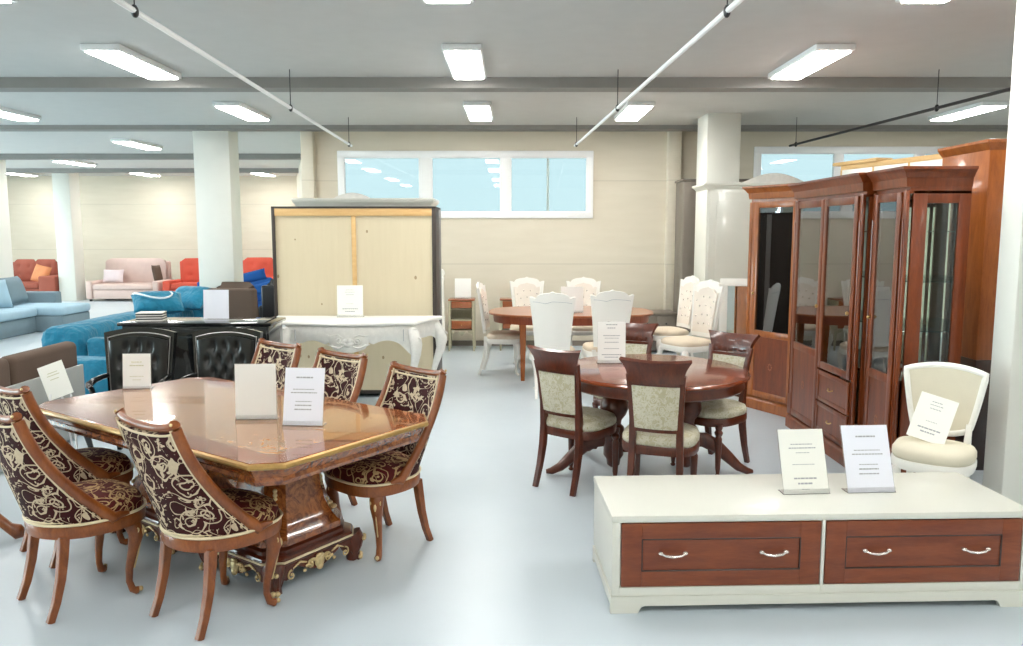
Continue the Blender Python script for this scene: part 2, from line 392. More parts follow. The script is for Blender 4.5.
# lamps: twin-tube ceiling lights
n_l = 0
def ceiling_light(x, y, l=1.2, w=.32, label=None):
    r = root('ceiling_light', (x, y, CZ - .001), 0, label, 'ceiling light', 'ceiling tube lights')
    MB().box(-w / 2, w / 2, -l / 2, l / 2, -.05, .001, .008).build('housing', M['whitep'], r)
    MB().box(-w / 2 + .025, w / 2 - .025, -l / 2 + .03, l / 2 - .03, -.062, -.049, .004).build('diffuser', M['lamp'], r)
LL = 'white tube light fixed to the ceiling above the showroom floor'
for x in (-3.3, -.4, 2.6, 5.6):
    for y in (-1.5, 1.3, 4.6, 7.1, 9.9):
        if not (x == 2.6 and y == 9.9): ceiling_light(x, y, label=LL)
ceiling_light(1.5, 9.9, label=LL)
for x in (-6.3, -9.3, -12.5):
    for y in (1, 5.4, 9.9, 13.5, 17.0, 20.2): ceiling_light(x, y, label=LL)  # last row added to brighten the far wall
ceiling_light(-15.3, 17.0, label=LL)
# suspended rails
def rail(x0, x1, yb, ya, z, m, label):
    r = root('suspended_rail', ((x0), yb, z), 0, label, 'ceiling rail', 'rails hung below the ceiling')
    dx = x1 - x0; dy = ya - yb
    MB().tube([(0, 0, 0), (dx, dy, 0)], .016, 8).build('rail_bar', m, r)
    for t in (0.02, .35, .7):
        c = MB(); c.tube([(dx * t, dy * t, 0), (dx * t, dy * t, CZ - z)], .004, 6); c.ell((dx * t, dy * t, 0), (.02, .03, .035), nu=8, nv=6); c.build('hanging_wire', M['black'], r)
rail(-2.15, -1.9, 10.75, 1.5, 2.85, M['whitep'], 'pale thin rail hung on black wires over the pine-backed wardrobe')
rail(.85, 1.25, 10.75, 1.5, 2.85, M['whitep'], 'pale thin rail hung on a wire above the end of the wide window')
rail(3.74, 4.4, 10.75, 1.5, 2.85, M['black'], 'black rail hung on a wire above the glazed display cabinets')

# ------------------------------------------------------------------ cards
def card(x, y, z, w, h, rotz, tilt, label, paper='card', lines=None, holder=True, ink='ink', group=None, yshift=0):
    r = root('price_card', (x, y, z), rotz, label, 'price card', group or 'paper price cards')
    T = Matrix.Rotation(-tilt, 4, 'X')
    m = MB().box(-w / 2, w / 2, 0, .003, 0.002, h); m.xf(T); m.build('sheet', M[paper], r)
    if holder:
        m = MB().box(-w / 2 - .003, w / 2 + .003, .004, .006, 0, h + .003); m.box(-w / 2 - .003, w / 2 + .003, -.003, -.0015, 0, h * .08); m.xf(T)
        m.box(-w / 2 - .003, w / 2 + .003, .0, .07, 0, .003); m.build('holder', M['acrylic'], r)
    if lines:
        m = MB()
        rnd = random.Random(int(abs(x * 100 + y * 37)))
        for fz, wd, th in lines:
            zz = h * fz; x0 = -w * wd / 2; 
            while x0 < w * wd / 2 - .004:
                l = rnd.uniform(.006, .016) * (th / .004) ** .5; x1 = min(x0 + l, w * wd / 2)
                m.box(x0, x1, -.0012, 0, zz, zz + th); x0 = x1 + .003
        m.xf(T); m.build('print', M[ink], r)
    return r
L1 = [(.82, .42, .007), (.62, .56, .004), (.56, .66, .005), (.41, .4, .004), (.34, .42, .006), (.27, .44, .006)]
L2 = [(.76, .5, .004), (.70, .6, .005), (.63, .3, .003), (.45, .5, .003), (.23, .5, .007), (.15, .34, .008), (.07, .2, .003)]
L3 = [(.85, .3, .004), (.78, .36, .004), (.7, .3, .004), (.42, .3, .003), (.25, .6, .008), (.17, .4, .008)]

# ------------------------------------------------------------------ ornate dining table
def ornate_table():
    r = root('ornate_dining_table', (-1.536, 4.138, 0), R(-35), 'eight-cornered burl dining table with gilded edge on carved pedestals', 'table')
    def octo(hx, hy, c): return [(hx - c, -hy), (hx, -hy + c), (hx, hy - c), (hx - c, hy), (-hx + c, hy), (-hx, hy - c), (-hx, -hy + c), (-hx + c, -hy)]
    def lay(prof, c=.105):
        return [[(x, y, z) for x, y in octo(1.038 + d, .55 + d, c + d * .58)] for d, z in prof]
    MB().loft(lay([(-.02, .722), (-.004, .727), (-.002, .742), (-.008, .747)])).build('tabletop', M['burl'], r, ang=25)
    MB().loft(lay([(-.04, .716), (-.004, .716), (.006, .721), (.009, .729), (.006, .739), (-.001, .744), (-.012, .7455)]), caps=True).build('gilded_edge', M['gold_edge'], r, ang=30)
    MB().loft(lay([(-.07, .632), (-.046, .637), (-.038, .655), (-.044, .672), (-.03, .69), (-.014, .717)])).build('apron', M['burld'], r, ang=30)
    for sx in (-.43, .43):
        def sq(h, c, z, hy=None): 
            hy = hy or h
            return [(sx + x, y, z) for x, y in octo(h, hy, c)]
        # flared column
        prof = [(.185, .64), (.178, .58), (.176, .50), (.182, .42), (.196, .35), (.218, .29), (.243, .25), (.256, .235)]
        MB().loft([sq(h, .07 + (h - .17) * .2, z) for h, z in prof] + [sq(.256, .087, .205), sq(.22, .08, .20)]).build('pedestal', M['burld'], r, ang=30)
        for s1 in (-1, 1):
            for s2 in (-1, 1):
                m = MB()
                for k in range(9):
                    t = k / 8; zz = .29 + .16 * t; rr = .158 + (0 if t > .4 else (.4 - t) * .12)
                    m.ell((sx + s1 * rr * .9, s2 * rr * .9, zz), (.02 * (1 - .4 * t), .02 * (1 - .4 * t), .013), nu=8, nv=6)
                m.build('gilt_relief', M['gold'], r)
        for s1 in (-1, 1):
            for s2 in (-1, 1):
                MB().tube([(sx + s1 * q * .86, s2 * q * .86, zz) for q, zz in [(.155, .60), (.155, .5)]], .014, 8, n4=True).build('metal_strip', M['silver'], r)
        # platform
        hb = .285
        MB().loft([sq(.245, .08, .205), sq(.262, .08, .19), sq(.262, .08, .172), sq(.285, .075, .168), sq(.29, .075, .158), sq(.29, .075, .135), sq(.28, .075, .125), sq(.24, .06, .125)]).build('base', M['red_wood'], r, ang=30)
        MB().loft([sq(.286, .075, .142), sq(.2945, .076, .143), sq(.2945, .076, .153), sq(.286, .075, .154)]).build('gilt_line', M['cream_pipe'], r, ang=30)
        # scalloped skirt on four sides
        ol = []
        for k in range(33):
            t = -1 + 2 * k / 32; a = abs(t)
            z = .085 - .035 * math.cos(pi * a * 1.15) if a < .62 else .12 - .05 * (a - .62) / .38 - .04 * math.sin((a - .62) / .38 * pi)
            ol.append((t * .23, z if a < .95 else .03))
        ol = ol + [(.23, .14), (-.23, .14)]
        for q in range(4):
            a = q * pi / 2; T = Matrix.Translation((sx, 0, 0)) @ Matrix.Rotation(a, 4, 'Z')
            MB().prism(ol, -.28, -.258, 'xz').xf(T).build('carved_skirt', M['red_wood'], r)
            m = MB(); m.spiral((-.05, -.285, .085), .03, 1.2, .006, flip=1); m.spiral((.05, -.285, .085), .03, 1.2, .006, flip=-1, ph=pi)
            m.ell((0, -.285, .085), (.03, .012, .035)); m.ell((0, -.288, .06), (.02, .012, .02)); m.ell((0, -.288, .115), (.024, .01, .012))
            for s_ in (-1, 1):
                m.spiral((s_ * .17, -.283, .07), .026, 1.1, .005, flip=-s_, ph=pi / 2); m.tube([(s_ * .08, -.283, .105), (s_ * .12, -.284, .12), (s_ * .16, -.283, .1)], [.004, .007, .003], 6)
                for k in range(5): m.ell((s_ * (.03 + .016 * k), -.286, .1 - .008 * k + .01 * (k % 2)), (.011, .007, .009), nu=8, nv=6)
            m.xf(T).build('gilt_carving', M['gold'], r)
        for s1 in (-1, 1):
            for s2 in (-1, 1):
                m = MB(); d = Vector((s1, s2, 0)).normalized(); c = Vector((sx, 0, 0))
                pts = [c + d * q + Vector((0, 0, z)) for q, z in [(.352, .135), (.365, .11), (.362, .07), (.352, .035), (.360, .0)]]
                m.tube(pts, [.052, .052, .042, .034, .038], 10)
                for kk in (-1.5, -.5, .5, 1.5):
                    tt = Vector((-d.y, d.x, 0)) * kk * .018; ex = .044 - abs(kk) * .006
                    m.tube([p_ + d * ex * f_ + tt * f_ for p_, f_ in zip(pts, (1, 1, .84, .7, .8))], .009, 6)
                m.build('foot', M['red_wood'], r)
                m = MB()
                for k in (-1, 0, 1):
                    t = Vector((-d.y, d.x, 0)) * k * .02; m.ell(c + d * .416 + t + Vector((0, 0, .112)), (.012, .012, .012), nu=8, nv=6)
                m.build('gilt_capital', M['gold'], r); m = MB()
                for k in (-1, 0, 1):
                    t = Vector((-d.y, d.x, 0)) * k * .02
                    m.ell(c + d * .395 + t + Vector((0, 0, .014)), (.014, .013, .014), nu=8, nv=6)
                m.build('gilt_claw', M['gold'], r)
    MB().box(-.2, .2, -.05, .05, .205, .27, .012).build('stretcher', M['red_wood'], r)
ornate_table()

# ------------------------------------------------------------------ ornate dining chair
def seat_outline(w, yb, yf, pb=1.0, pf=.72, n=40):
    o = []
    for i in range(n):
        a = 2 * pi * i / n; c, s_ = math.cos(a), math.sin(a)
        if s_ >= 0: o.append((w * math.copysign(abs(c) ** pb, c), yb * abs(s_) ** pb))
        else: o.append((w * math.copysign(abs(c) ** pf, c), -yf * abs(s_) ** pf))
    return o
def cabriole(m, x, y, top, sx, out=.03, k=1.0, foot=.0):
    d = Vector((sx * .6, -.8, 0)).normalized()
    P = [(0, top, .028), (out * .9, top - .03, .034), (out * 1.15, top - .075, .030), (out * .7, top * .6, .021), (out * .1, top * .35, .016), (out * .0, top * .18, .0135), (out * .35, top * .07, .015), (out * 1.0, .018, .017), (out * 1.2, .016, .012)]
    m.tube([(x + d.x * a, y + d.y * a, z) for a, z, r_ in P], [r_ * k for a, z, r_ in P], 10)
    return d
def ornate_chair():
    r = root('ornate_dining_chair', (0, 0, 0), 0, '', 'chair', 'scroll-patterned dining chairs around the ornate table')
    ANG = 1.35; ZT = .905
    Z0 = .42
    def S(s_, t, off=0.0):
        k = max(0, (1 - t)) ** 2.1
        w = .205 + .035 * (1 - t) + off; yb = .235 + .115 * t ** 1.2 + off; dep = .03 + .225 * k + off * .5
        return (w * math.sin(ANG * s_) / math.sin(ANG), yb - dep * (1 - math.cos(ANG * s_)) / (1 - math.cos(ANG)), Z0 + t * (ZT - Z0) + .018 * t * s_ * s_)
    ol = seat_outline(.245, .245, .225)
    m = MB(); m.dome(ol, [(.95, .352), (1.0, .356), (1.02, .38), (1.02, .402), (1.0, .416)]); m.build('seat_rail', M['chair_wood'], r)
    MB().tube([(x * 1.02, y * 1.02, .42) for x, y in ol] + [(ol[0][0] * 1.02, ol[0][1] * 1.02, .42)], .0065, 6).build('piping', M['cream_pipe'], r)
    ol2 = seat_outline(.238, .21, .222)
    MB().dome(ol2, [(.98, .412), (1.0, .435), (.985, .455), (.93, .475), (.8, .49), (.55, .502), (.25, .506)]).build('seat', M['damask2'], r, ang=60)
    MB().shell(lambda u, v: S(-.96 + 1.92 * u, .0 + .985 * v), 20, 16, .03, lambda u, v: .016 * math.sin(pi * u) * math.sin(pi * v)).build('backrest', M['damask'], r, ang=60)
    m = MB()
    for s_ in (-1, 1):
        pts = [S(s_ * 1.0, 1.0 - k / 14, .004) for k in range(15)]
        e = pts[-1]; pts += [(e[0] * 1.0, e[1] - .03, .427), (e[0] * .995, e[1] - .07, .424)]
        rr = [(.019, .024)] * 13 + [(.02, .028), (.019, .026), (.015, .018), (.008, .009)]
        MB().tube(pts, rr, 10).build('side_frame', M['chair_wood'], r, ang=60)
    m = MB()
    for s_ in (-1, 1):
        m.tube([tuple(Vector(S(s_ * .92, t)) + Vector((s_ * .004, .016, 0))) for t in [k / 12 for k in range(0, 13)]], .0075, 6)
        m.tube([tuple(Vector(S(s_ * .9, t)) + Vector((-s_ * .012, -.016, 0))) for t in [.1 + .9 * k / 12 for k in range(0, 13)]], .005, 6)
    m.tube([tuple(Vector(S(-.9 + 1.8 * k / 10, .965)) + Vector((0, .018, 0))) for k in range(11)], .0055, 6)
    m.tube([tuple(Vector(S(-.9 + 1.8 * k / 10, .965)) + Vector((0, -.017, 0))) for k in range(11)], .0055, 6)
    m.tube([(S(-.9 + 1.8 * k / 16, .02)[0] * 1.0, S(-.9 + 1.8 * k / 16, .02)[1] + .018, .432) for k in range(17)], .006, 6)
    m.build('back_piping', M['cream_pipe'], r, ang=80)
    pts = []; 
    for k in range(17):
        q = -1.1 + 2.2 * k / 16; p = S(q, 1.0); pts.append((p[0] * 1.0, p[1] + (.0 if abs(q) < 1 else .012), p[2] + .012 + (.006 * (abs(q) > 1.02))))
    MB().tube(pts, [(.024, .02)] + [(.021, .018)] * 2 + [(.017, .015)] * 11 + [(.021, .018)] * 2 + [(.024, .02)], 10, up=1).build('top_rail', M['chair_wood'], r, ang=60)
    for s_ in (0, -1):
        p = pts[s_]; MB().ell((p[0], p[1] + .016, p[2]), (.007, .006, .007), nu=10, nv=8).build('gilt_rosette', M['gold'], r)
    for s_ in (-1, 1):
        MB().tube([(s_ * .165, .165, .365), (s_ * .168, .175, .28), (s_ * .17, .19, .18), (s_ * .172, .215, .08), (s_ * .175, .245, 0)], [(.021, .021), (.02, .02), (.018, .018), (.016, .016), (.015, .015)], 8, side=(1, 0, 0), n4=True).build('leg', M['chair_wood'], r)
        m = MB(); d = cabriole(m, s_ * .165, -.105, .365, s_, .035, 1.12)
        lg = m.build('leg', M['chair_wood'], r, ang=60)
        m = MB(); b = Vector((s_ * .165, -.105, 0)) + d * .035
        for q in (-1, 1):
            t = Vector((-d.y, d.x, 0)) * q * .024
            m = MB(); st = 0; m.spiral((0, 0, 0), .018, 1.3, .0045, 'yz'); m.xf(Matrix.Translation(b + t + d * .012 + Vector((0, 0, .318))) @ Matrix.Rotation(math.atan2(d.x, -d.y), 4, 'Z'), st); m.build('gilt_scroll', M['gold'], lg)
        m = MB(); m.ell(b + d * .034 + Vector((0, 0, .30)), (.008, .008, .02), nu=8, nv=6)
        MB().ell(Vector((s_ * .165, -.105, .026)) + d * .049, (.011, .011, .012), nu=8, nv=6).build('gilt_toe', M['gold'], lg)
        m.tube([Vector((s_ * .165, -.105, z)) + d * a for a, z in [(.068, .30), (.05, .22), (.026, .13)]], .0035, 6)
        m.build('gilt_line', M['gold'], lg)
    return r
oc = ornate_chair()
w_ = (.574, .819)
for k, (x, y, d, lb) in enumerate([
    (-1.31, 3.42, (.58, .81), 'scroll-patterned burgundy chair seen whole from behind, tucked in beside the near table corner'),
    (-1.995, 3.56, (.64, .765), 'scroll-patterned burgundy chair pulled out from the middle of the near long side'),
    (-2.33, 4.13, (.60, .80), 'scroll-patterned burgundy chair behind the pulled-out one, at the end by the grey panel'),
    (-.745, 4.125, (-.66, -.75), 'scroll-patterned burgundy chair standing alone in full view at the right end of the ornate table'),
    (-1.27, 4.67, (-.60, -.80), 'scroll-patterned burgundy chair behind the table with a bluish price card before it'),
    (-1.80, 5.12, (-.60, -.80), 'scroll-patterned burgundy chair behind the table beside the tufted black armchair')]):
    place(oc if k == 0 else copy_tree(oc), x, y, 0, d, lb)
r = root('pedestal_side_table', (-3.06, 4.2, 0), 0, 'brown wooden pedestal table foot just entering the picture edge', 'side table')
MB().lathe([(.19, .62), (.20, .63), (.20, .645), (.19, .655)], seg=32).build('tabletop', M['chair_wood'], r)
MB().lathe([(.05, .625), (.03, .58), (.028, .45), (.045, .38), (.03, .3), (.05, .2), (.05, .12), (.02, .1)]).build('column', M['chair_wood'], r, ang=50)
for k in range(3):
    a = 2 * pi * k / 3; d = (math.cos(a), math.sin(a))
    MB().tube([(d[0] * q, d[1] * q, z) for q, z in ((.03, .16), (.12, .17), (.2, .13), (.27, .07), (.32, .045), (.345, .045))], [(.02, .03), (.022, .032), (.022, .03), (.024, .03), (.034, .044), (.022, .03)], 10, side=(-d[1], d[0], 0)).build('foot', M['chair_wood'], r, ang=60)

card(-1.305, 3.93, .7475, .205, .285, R(3), R(3), 'plain grey-white card turned its blank side out on the ornate table', 'card')
card(-1.035, 3.80, .7475, .20, .287, R(-4), R(14), 'bluish-white printed card on the ornate table near its corner', 'cardc', L1)
card(-2.29, 4.72, .7475, .165, .215, R(4), R(6), 'small cream card on the far edge of the ornate table before a black armchair', 'card', [(.75, .4, .006), (.65, .5, .006), (.35, .5, .003), (.25, .3, .003)], ink='inkg')

# ------------------------------------------------------------------ floor sign by the grey panel
r = root('floor_sign', (-3.36, 5.75, 0), R(12), 'tilted white card on a thin white floor stand before the grey panel', 'sign', 'paper price cards')
T = Matrix.Translation((0, 0, .5)) @ Matrix.Rotation(R(-20), 4, 'Y') @ Matrix.Rotation(R(-12), 4, 'X')
MB().box(-.09, .09, -.002, .002, -.02, .24).xf(T).build('sheet', M['cardy'], r)
m = MB()
for fz, wd in ((.17, .4), (.15, .5), (.12, .35)): m.box(-.09 * wd, .09 * wd, -.004, -.0019, fz, fz + .005)
m.xf(T).build('print', M['inkg'], r)
m = MB()
for s_ in (-1, 1): m.tube([(s_ * .07, 0, .5), (s_ * .10 + .03, -.06 * (s_ + 1), .0)], .008, 6)
m.tube([(0, .02, .5), (0, .2, 0)], .008, 6); m.build('stand', M['whitep'], r)

# ------------------------------------------------------------------ oval pedestal table and its chairs
def oval(rx, ry, n=56, p=1.0):
    return [(rx * math.copysign(abs(math.cos(2 * pi * i / n)) ** p, math.cos(2 * pi * i / n)), ry * math.copysign(abs(math.sin(2 * pi * i / n)) ** p, math.sin(2 * pi * i / n))) for i in range(n)]
def oval_table():
    r = root('oval_dining_table', (.985, 5.37, 0), 0, 'glossy reddish oval dining table on turned pedestals with arched feet', 'table')
    rx, ry = .645, .67
    MB().loft([[(x * (1 + d / rx), y * (1 + d / ry), z) for x, y in oval(rx, ry)] for d, z in [(-.05, .728), (-.01, .73), (0, .737), (0, .747), (-.008, .756), (-.02, .76)]]).build('tabletop', M['brownt'], r, ang=25)
    MB().loft([[(x * (1 + d / rx), y * (1 + d / ry), z) for x, y in oval(rx, ry)] for d, z in [(-.08, .655), (-.045, .655), (-.035, .665), (-.04, .70), (-.03, .729), (-.06, .729)]]).build('apron', M['red_wood'], r, ang=30)
    for sx in (-.27, .24):
        MB().lathe([(.09, .66), (.09, .63), (.06, .61), (.055, .585), (.075, .56), (.095, .52), (.10, .48), (.085, .44), (.055, .40), (.05, .37), (.07, .35), (.075, .32), (.07, .30), (.07, .15), (.05, .12), (.045, .08), (.02, .06)], sx, 0, 24).build('pedestal', M['red_wood'], r, ang=50)
        sg = 1 if sx > 0 else -1
        for dx, dy, ln in ((sg, .0, .62), (.25 * sg, .97, .85)):
            pts = [(sx + dx * q * ln, dy * q * ln, z) for q, z in ((.08, .26), (.2, .255), (.34, .21), (.48, .13), (.6, .06), (.7, .03), (.76, .026))]
            MB().tube(pts, [(.03, .05), (.03, .055), (.032, .05), (.032, .042), (.033, .032), (.034, .024), (.02, .014)], 10, side=(-dy, dx, 0)).build('foot', M['red_wood'], r, ang=50)
    MB().box(-.23, .23, -.03, .03, .17, .25, .012).build('stretcher', M['red_wood'], r)
oval_table()
def klismos():
    r = root('dining_chair', (0, 0, 0), 0, '', 'chair', 'sage-upholstered chairs around the oval table')
    ol = seat_outline(.235, .20, .25, .6, .7)
    MB().dome(ol, [(.93, .35), (.98, .352), (1.0, .37), (1.0, .40), (.98, .408)]).build('seat_rail', M['red_wood'], r)
    MB().dome(ol, [(.95, .405), (.99, .42), (.99, .442), (.945, .465), (.8, .48), (.5, .49), (.2, .493)]).build('seat', M['sagef'], r, ang=60)
    for s_ in (-1, 1):
        MB().tube([(s_ * .153, .27, 0), (s_ * .15, .225, .14), (s_ * .147, .195, .28), (s_ * .143, .185, .42), (s_ * .142, .198, .58), (s_ * .15, .222, .74), (s_ * .162, .25, .86)], [(.016, .016), (.018, .019), (.02, .023), (.021, .025), (.02, .017), (.019, .014), (.017, .012)], side=(1, 0, 0), n4=True).build('leg', M['red_wood'], r)
        pr = [(.014, 0), (.02, .01), (.012, .02), (.018, .06), (.023, .2), (.025, .27), (.018, .285), (.027, .30), (.03, .315), (.02, .33), (.026, .345), (.028, .37)]
        MB().lathe(pr, s_ * .185, -.19, 12).build('leg', M['red_wood'], r)
    def B(u, v): # back surface; u across, v height .53..0.80
        z = .525 + .265 * v; q = -1 + 2 * u
        return ((.124 + .016 * v) * q, .186 + .062 * (z - .42) / .44 * 1.0 + .02 * (1 - q * q), z)
    MB().shell(B, 10, 8, .028, lambda u, v: .01 * math.sin(pi * u) * math.sin(pi * v)).build('backrest', M['sagef'], r, ang=60)
    def lowr(u, v): z = .50 + .03 * v; q = -1 + 2 * u; return (.14 * q, .192 + .02 * (1 - q * q), z)
    MB().shell(lowr, 10, 1, .024).build('lower_rail', M['red_wood'], r)
    def op(u, v): z = .79 + .02 * v; q = -1 + 2 * u; return (.152 * q, .232 + .02 * (1 - q * q), z)
    MB().shell(op, 10, 1, .024).build('middle_rail', M['red_wood'], r)
    m = MB()
    for k in range(6):
        q = -.75 + 1.5 * k / 5; x = .15 * q; y = .23 + .02 * (1 - q * q)
        m.spiral((x, y, .835), .013, 1.2, .004, flip=1 if k % 2 else -1)
    m.build('fretwork', M['red_wood'], r)
    def crest(u, v):
        q = -1 + 2 * u; z0 = .812; z1 = .955 - .010 * (1 - q * q); z = z0 + (z1 - z0) * v
        return ((.160 + .052 * v ** 2.0) * q, .245 + .035 * v ** 2 + .03 * (1 - q * q), z)
    MB().shell(crest, 16, 6, .024).build('crest_rail', M['red_wood'], r)
    return r
kc = klismos()
for k, (x, y, d, lb) in enumerate([
    (.45, 5.225, (.64, .77), 'sage-seated dark wood chair beside the oval table with all its back legs in view'),
    (.94, 4.82, (.34, .94), 'sage-seated dark wood chair seen from behind, its legs cut off by the low white cabinet'),
    (1.45, 5.60, (-.72, -.69), 'sage-seated dark wood chair by the glazed corner cabinet facing the oval table'),
    (.90, 6.16, (-.35, -.94), 'sage-seated dark wood chair on the far side of the oval table behind the price card')]):
    place(kc if k == 0 else copy_tree(kc), x, y, 0, d, lb)
card(.72, 5.58, .7605, .20, .30, R(0), R(4), 'pale printed card standing on the glossy oval table', 'card', [(.92, .4, .006), (.84, .3, .006), (.66, .6, .005), (.6, .5, .004), (.5, .5, .005), (.35, .55, .004), (.2, .7, .006), (.14, .5, .006)])

# ------------------------------------------------------------------ white crown-backed chairs
def crown_chair():
    r = root('white_dining_chair', (0, 0, 0), 0, '', 'chair', 'white crown-backed dining chairs')
    ol = seat_outline(.245, .20, .25, .55, .6)
    MB().dome(ol, [(.94, .38), (.98, .382), (1.0, .40), (1.0, .43), (.98, .44)]).build('seat_rail', M['white'], r)
    MB().dome(ol, [(.95, .437), (.97, .455), (.96, .475), (.88, .492), (.7, .50), (.3, .505)]).build('seat', M['beige_seat'], r, ang=60)
    for s_ in (-1, 1):
        MB().tube([(s_ * .16, .27, 0), (s_ * .163, .22, .16), (s_ * .165, .19, .32), (s_ * .168, .185, .46)], [(.015, .015), (.018, .018), (.02, .022), (.02, .022)], side=(1, 0, 0), n4=True).build('leg', M['white'], r)
        m = MB(); cabriole(m, s_ * .175, -.175, .40, s_, .035); m.build('leg', M['white'], r, ang=60)
    def top(q): return 1.05 + .042 * (max(0, 1 - (q / .74) ** 2)) ** .62 - .012 * math.exp(-((abs(q) - .76) / .10) ** 2) + .012 * math.exp(-(q / .08) ** 2)
    def Bk(u, v, a=1.0, z0=.50, dz=0.0):
        q = -1 + 2 * u; z = z0 + (top(q) + dz - z0) * v; t = (z - .5) / .55
        return ((.175 + .055 * max(t, 0) ** 1.3) * q * a, .20 + .07 * max(t, 0) + .025 * (1 - q * q), z)
    MB().shell(lambda u, v: Bk(u, v), 56, 10, .03).build('back_frame', M['white'], r, ang=50)
    def In(u, v):
        p = Vector(Bk(u, v, .80, .545, -.075)); p.y -= .02; return p
    MB().shell(In, 16, 10, .012, None).build('backrest', M['tuft'], r, ang=50)
    m = MB()
    for j in range(4):
        for i in range(3 + j % 2):
            u = .5 + (i - (2 + j % 2) / 2) * .26; v = .2 + .2 * j; p = In(u, v); m.ell((p[0], p[1] - .008, p[2]), (.009, .005, .009), nu=8, nv=6)
    m.build('button', M['silver'], r)
    m = MB(); o = []
    for k in range(25): u = k / 24; q = -1 + 2 * u; p = Bk(u, 1, .86, .5, 0); o.append((p[0], p[1] + .0165, .985 + .016 * abs(math.sin(1.5 * pi * u + 0)) + .008 * math.exp(-(q / .2) ** 2)))
    for s_ in (0, 1):
        P = [Vector(Bk(s_, v, .86, .54, -.08)) + Vector((0, .0165, 0)) for v in (0, .25, .5, .75, 1)]; m.tube(P, .0022, 5)
    m.tube(o, .0022, 5); m.build('inlay_line', M['ink'], r)
    return r
cc = crown_chair()
for k, (x, y, d, lb) in enumerate([
    (.43, 8.15, (.06, 1), 'white crown-backed chair seen from behind, nearer the pine-backed wardrobe'),
    (1.02, 8.42, (-.10, 1), 'white crown-backed chair seen from behind, directly above the card on the oval table'),
    (.22, 10.22, (.05, -1), 'white crown-backed chair facing us across the far table, beside the second small nightstand'),
    (.95, 10.22, (-.05, -1), 'white crown-backed chair facing us across the far table, under the end of the wide window'),
    (-.10, 9.42, (.97, -.12), 'white crown-backed chair in side view at the end of the far table'),
    (1.96, 8.66, (-.88, -.48), 'white crown-backed chair with buttoned back and beige seat facing the far table'),
    (1.92, 9.55, (-.97, -.25), 'white crown-backed chair half hidden behind another beside the column')]):
    o = place(cc if k == 0 else copy_tree(cc), x, y, 0, d, lb)
    if k > 4: o.scale = (1.06, 1.06, 1.06)
# far table
r = root('extending_table', (.70, 9.28, 0), 0, 'long brown round-ended table on straight legs among white chairs', 'table')
MB().loft([[(x * (1 + d), y * (1 + d), z) for x, y in oval(.97, .62, p=.75)] for d, z in [(-.03, .745), (0, .748), (.0, .765), (-.01, .772)]]).build('tabletop', M['midwood'], r, ang=25)
MB().loft([[(x * (1 + d), y * (1 + d), z) for x, y in oval(.97, .62, p=.75)] for d, z in [(-.09, .66), (-.06, .66), (-.05, .746), (-.09, .746)]]).build('apron', M['cherryh'], r, ang=30)
for sx in (-.57, .57):
    for sy in (-.38, .38):
        MB().tube([(sx, sy, .70), (sx, sy, .55), (sx, sy, 0)], [.036, .036, .022], n4=True, side=(1, 0, 0)).build('leg', M['cherryo'], r)
card(.70, 9.05, .7725, .26, .30, R(-4), R(3), 'white card on the far table showing between two white chair backs', 'card')

# ------------------------------------------------------------------ nightstands
def nightstand():
    r = root('nightstand', (0, 0, 0), 0, '', 'nightstand', 'two small sage and brown nightstands')
    W, D = .19, .16
    m = MB(); m.box(-W, W, -D, D, .725, .745, .006); m.build('top', M['midwood'], r)
    m = MB()
    for s_ in (-1, 1):
        for q in (-1, 1): m.tube([(s_ * (W - .02), q * (D - .02), .725), (s_ * (W - .02), q * (D - .02), .25), (s_ * (W - .012), q * (D - .015), 0)], [(.018, .018), (.018, .018), (.012, .012)], n4=True, side=(1, 0, 0))
    m.box(-W + .02, W - .02, D - .03, D - .02, .3, .72); m.box(-W + .015, -W + .025, -D + .02, D - .02, .3, .72); m.box(W - .025, W - .015, -D + .02, D - .02, .3, .72)
    m.box(-W + .02, W - .02, -D + .02, D - .02, .29, .30); m.box(-W + .02, W - .02, -D + .02, D - .02, .44, .455); m.box(-W + .02, W - .02, -D + .02, D - .02, .6, .61)
    o = [(-W + .03, .30), (W - .03, .30)] + [((W - .03) * (1 - 2 * k / 20), .25 - .04 * math.cos(4 * pi * k / 20) * (1 if abs(k - 10) < 6 else .3) + .01) for k in range(21)]
    m.prism(o, -D + .012, -D + .024, 'xz'); m.build('carcass', M['sage'], r)
    for z0, z1 in ((.62, .715), (.32, .435)):
        d = MB().box(-W + .045, W - .045, -D + .008, -D + .03, z0, z1, .006).build('drawer', M['midwood'], r)
        MB().ell((0, -D - .002, (z0 + z1) / 2), (.01, .012, .01), nu=10, nv=6).build('knob', M['brass'], d)
    return r
ns = nightstand(); place(ns, -.715, 11.3, 0, (0, -1), 'small sage and brown nightstand with a white card on top by the back wall')
n2 = place(copy_tree(ns), .02, 11.35, 0, (0, -1), 'small sage and brown nightstand mostly hidden by the far table and its chairs')
card(-.70, 11.3, .746, .235, .29, 0, R(3), 'white card standing on the small nightstand by the wall', 'card')
# white bed behind the wardrobe, only its corner post shows
r = root('white_bed', (-1.9, 10.2, 0), 0, 'white bed whose turned corner post shows past the pine-backed wardrobe', 'bed')
MB().lathe([(.02, 0), (.028, .02), (.022, .06), (.03, .1), (.03, .5), (.02, .55), (.028, .6), (.022, .7), (.018, 1.0), (.03, 1.05), (.015, 1.07), (.034, 1.1), (.036, 1.13), (.02, 1.165), (.004, 1.18)], .92, .95, 12).build('post', M['white'], r)
MB().box(-.9, .9, .92, .98, .25, .95, .015).build('headboard', M['white'], r); MB().box(-.85, .85, -.7, .92, .2, .42, .03).build('mattress', M['tan'], r)
MB().box(-.9, .9, -.75, -.7, .0, .45, .015).build('footboard', M['white'], r)

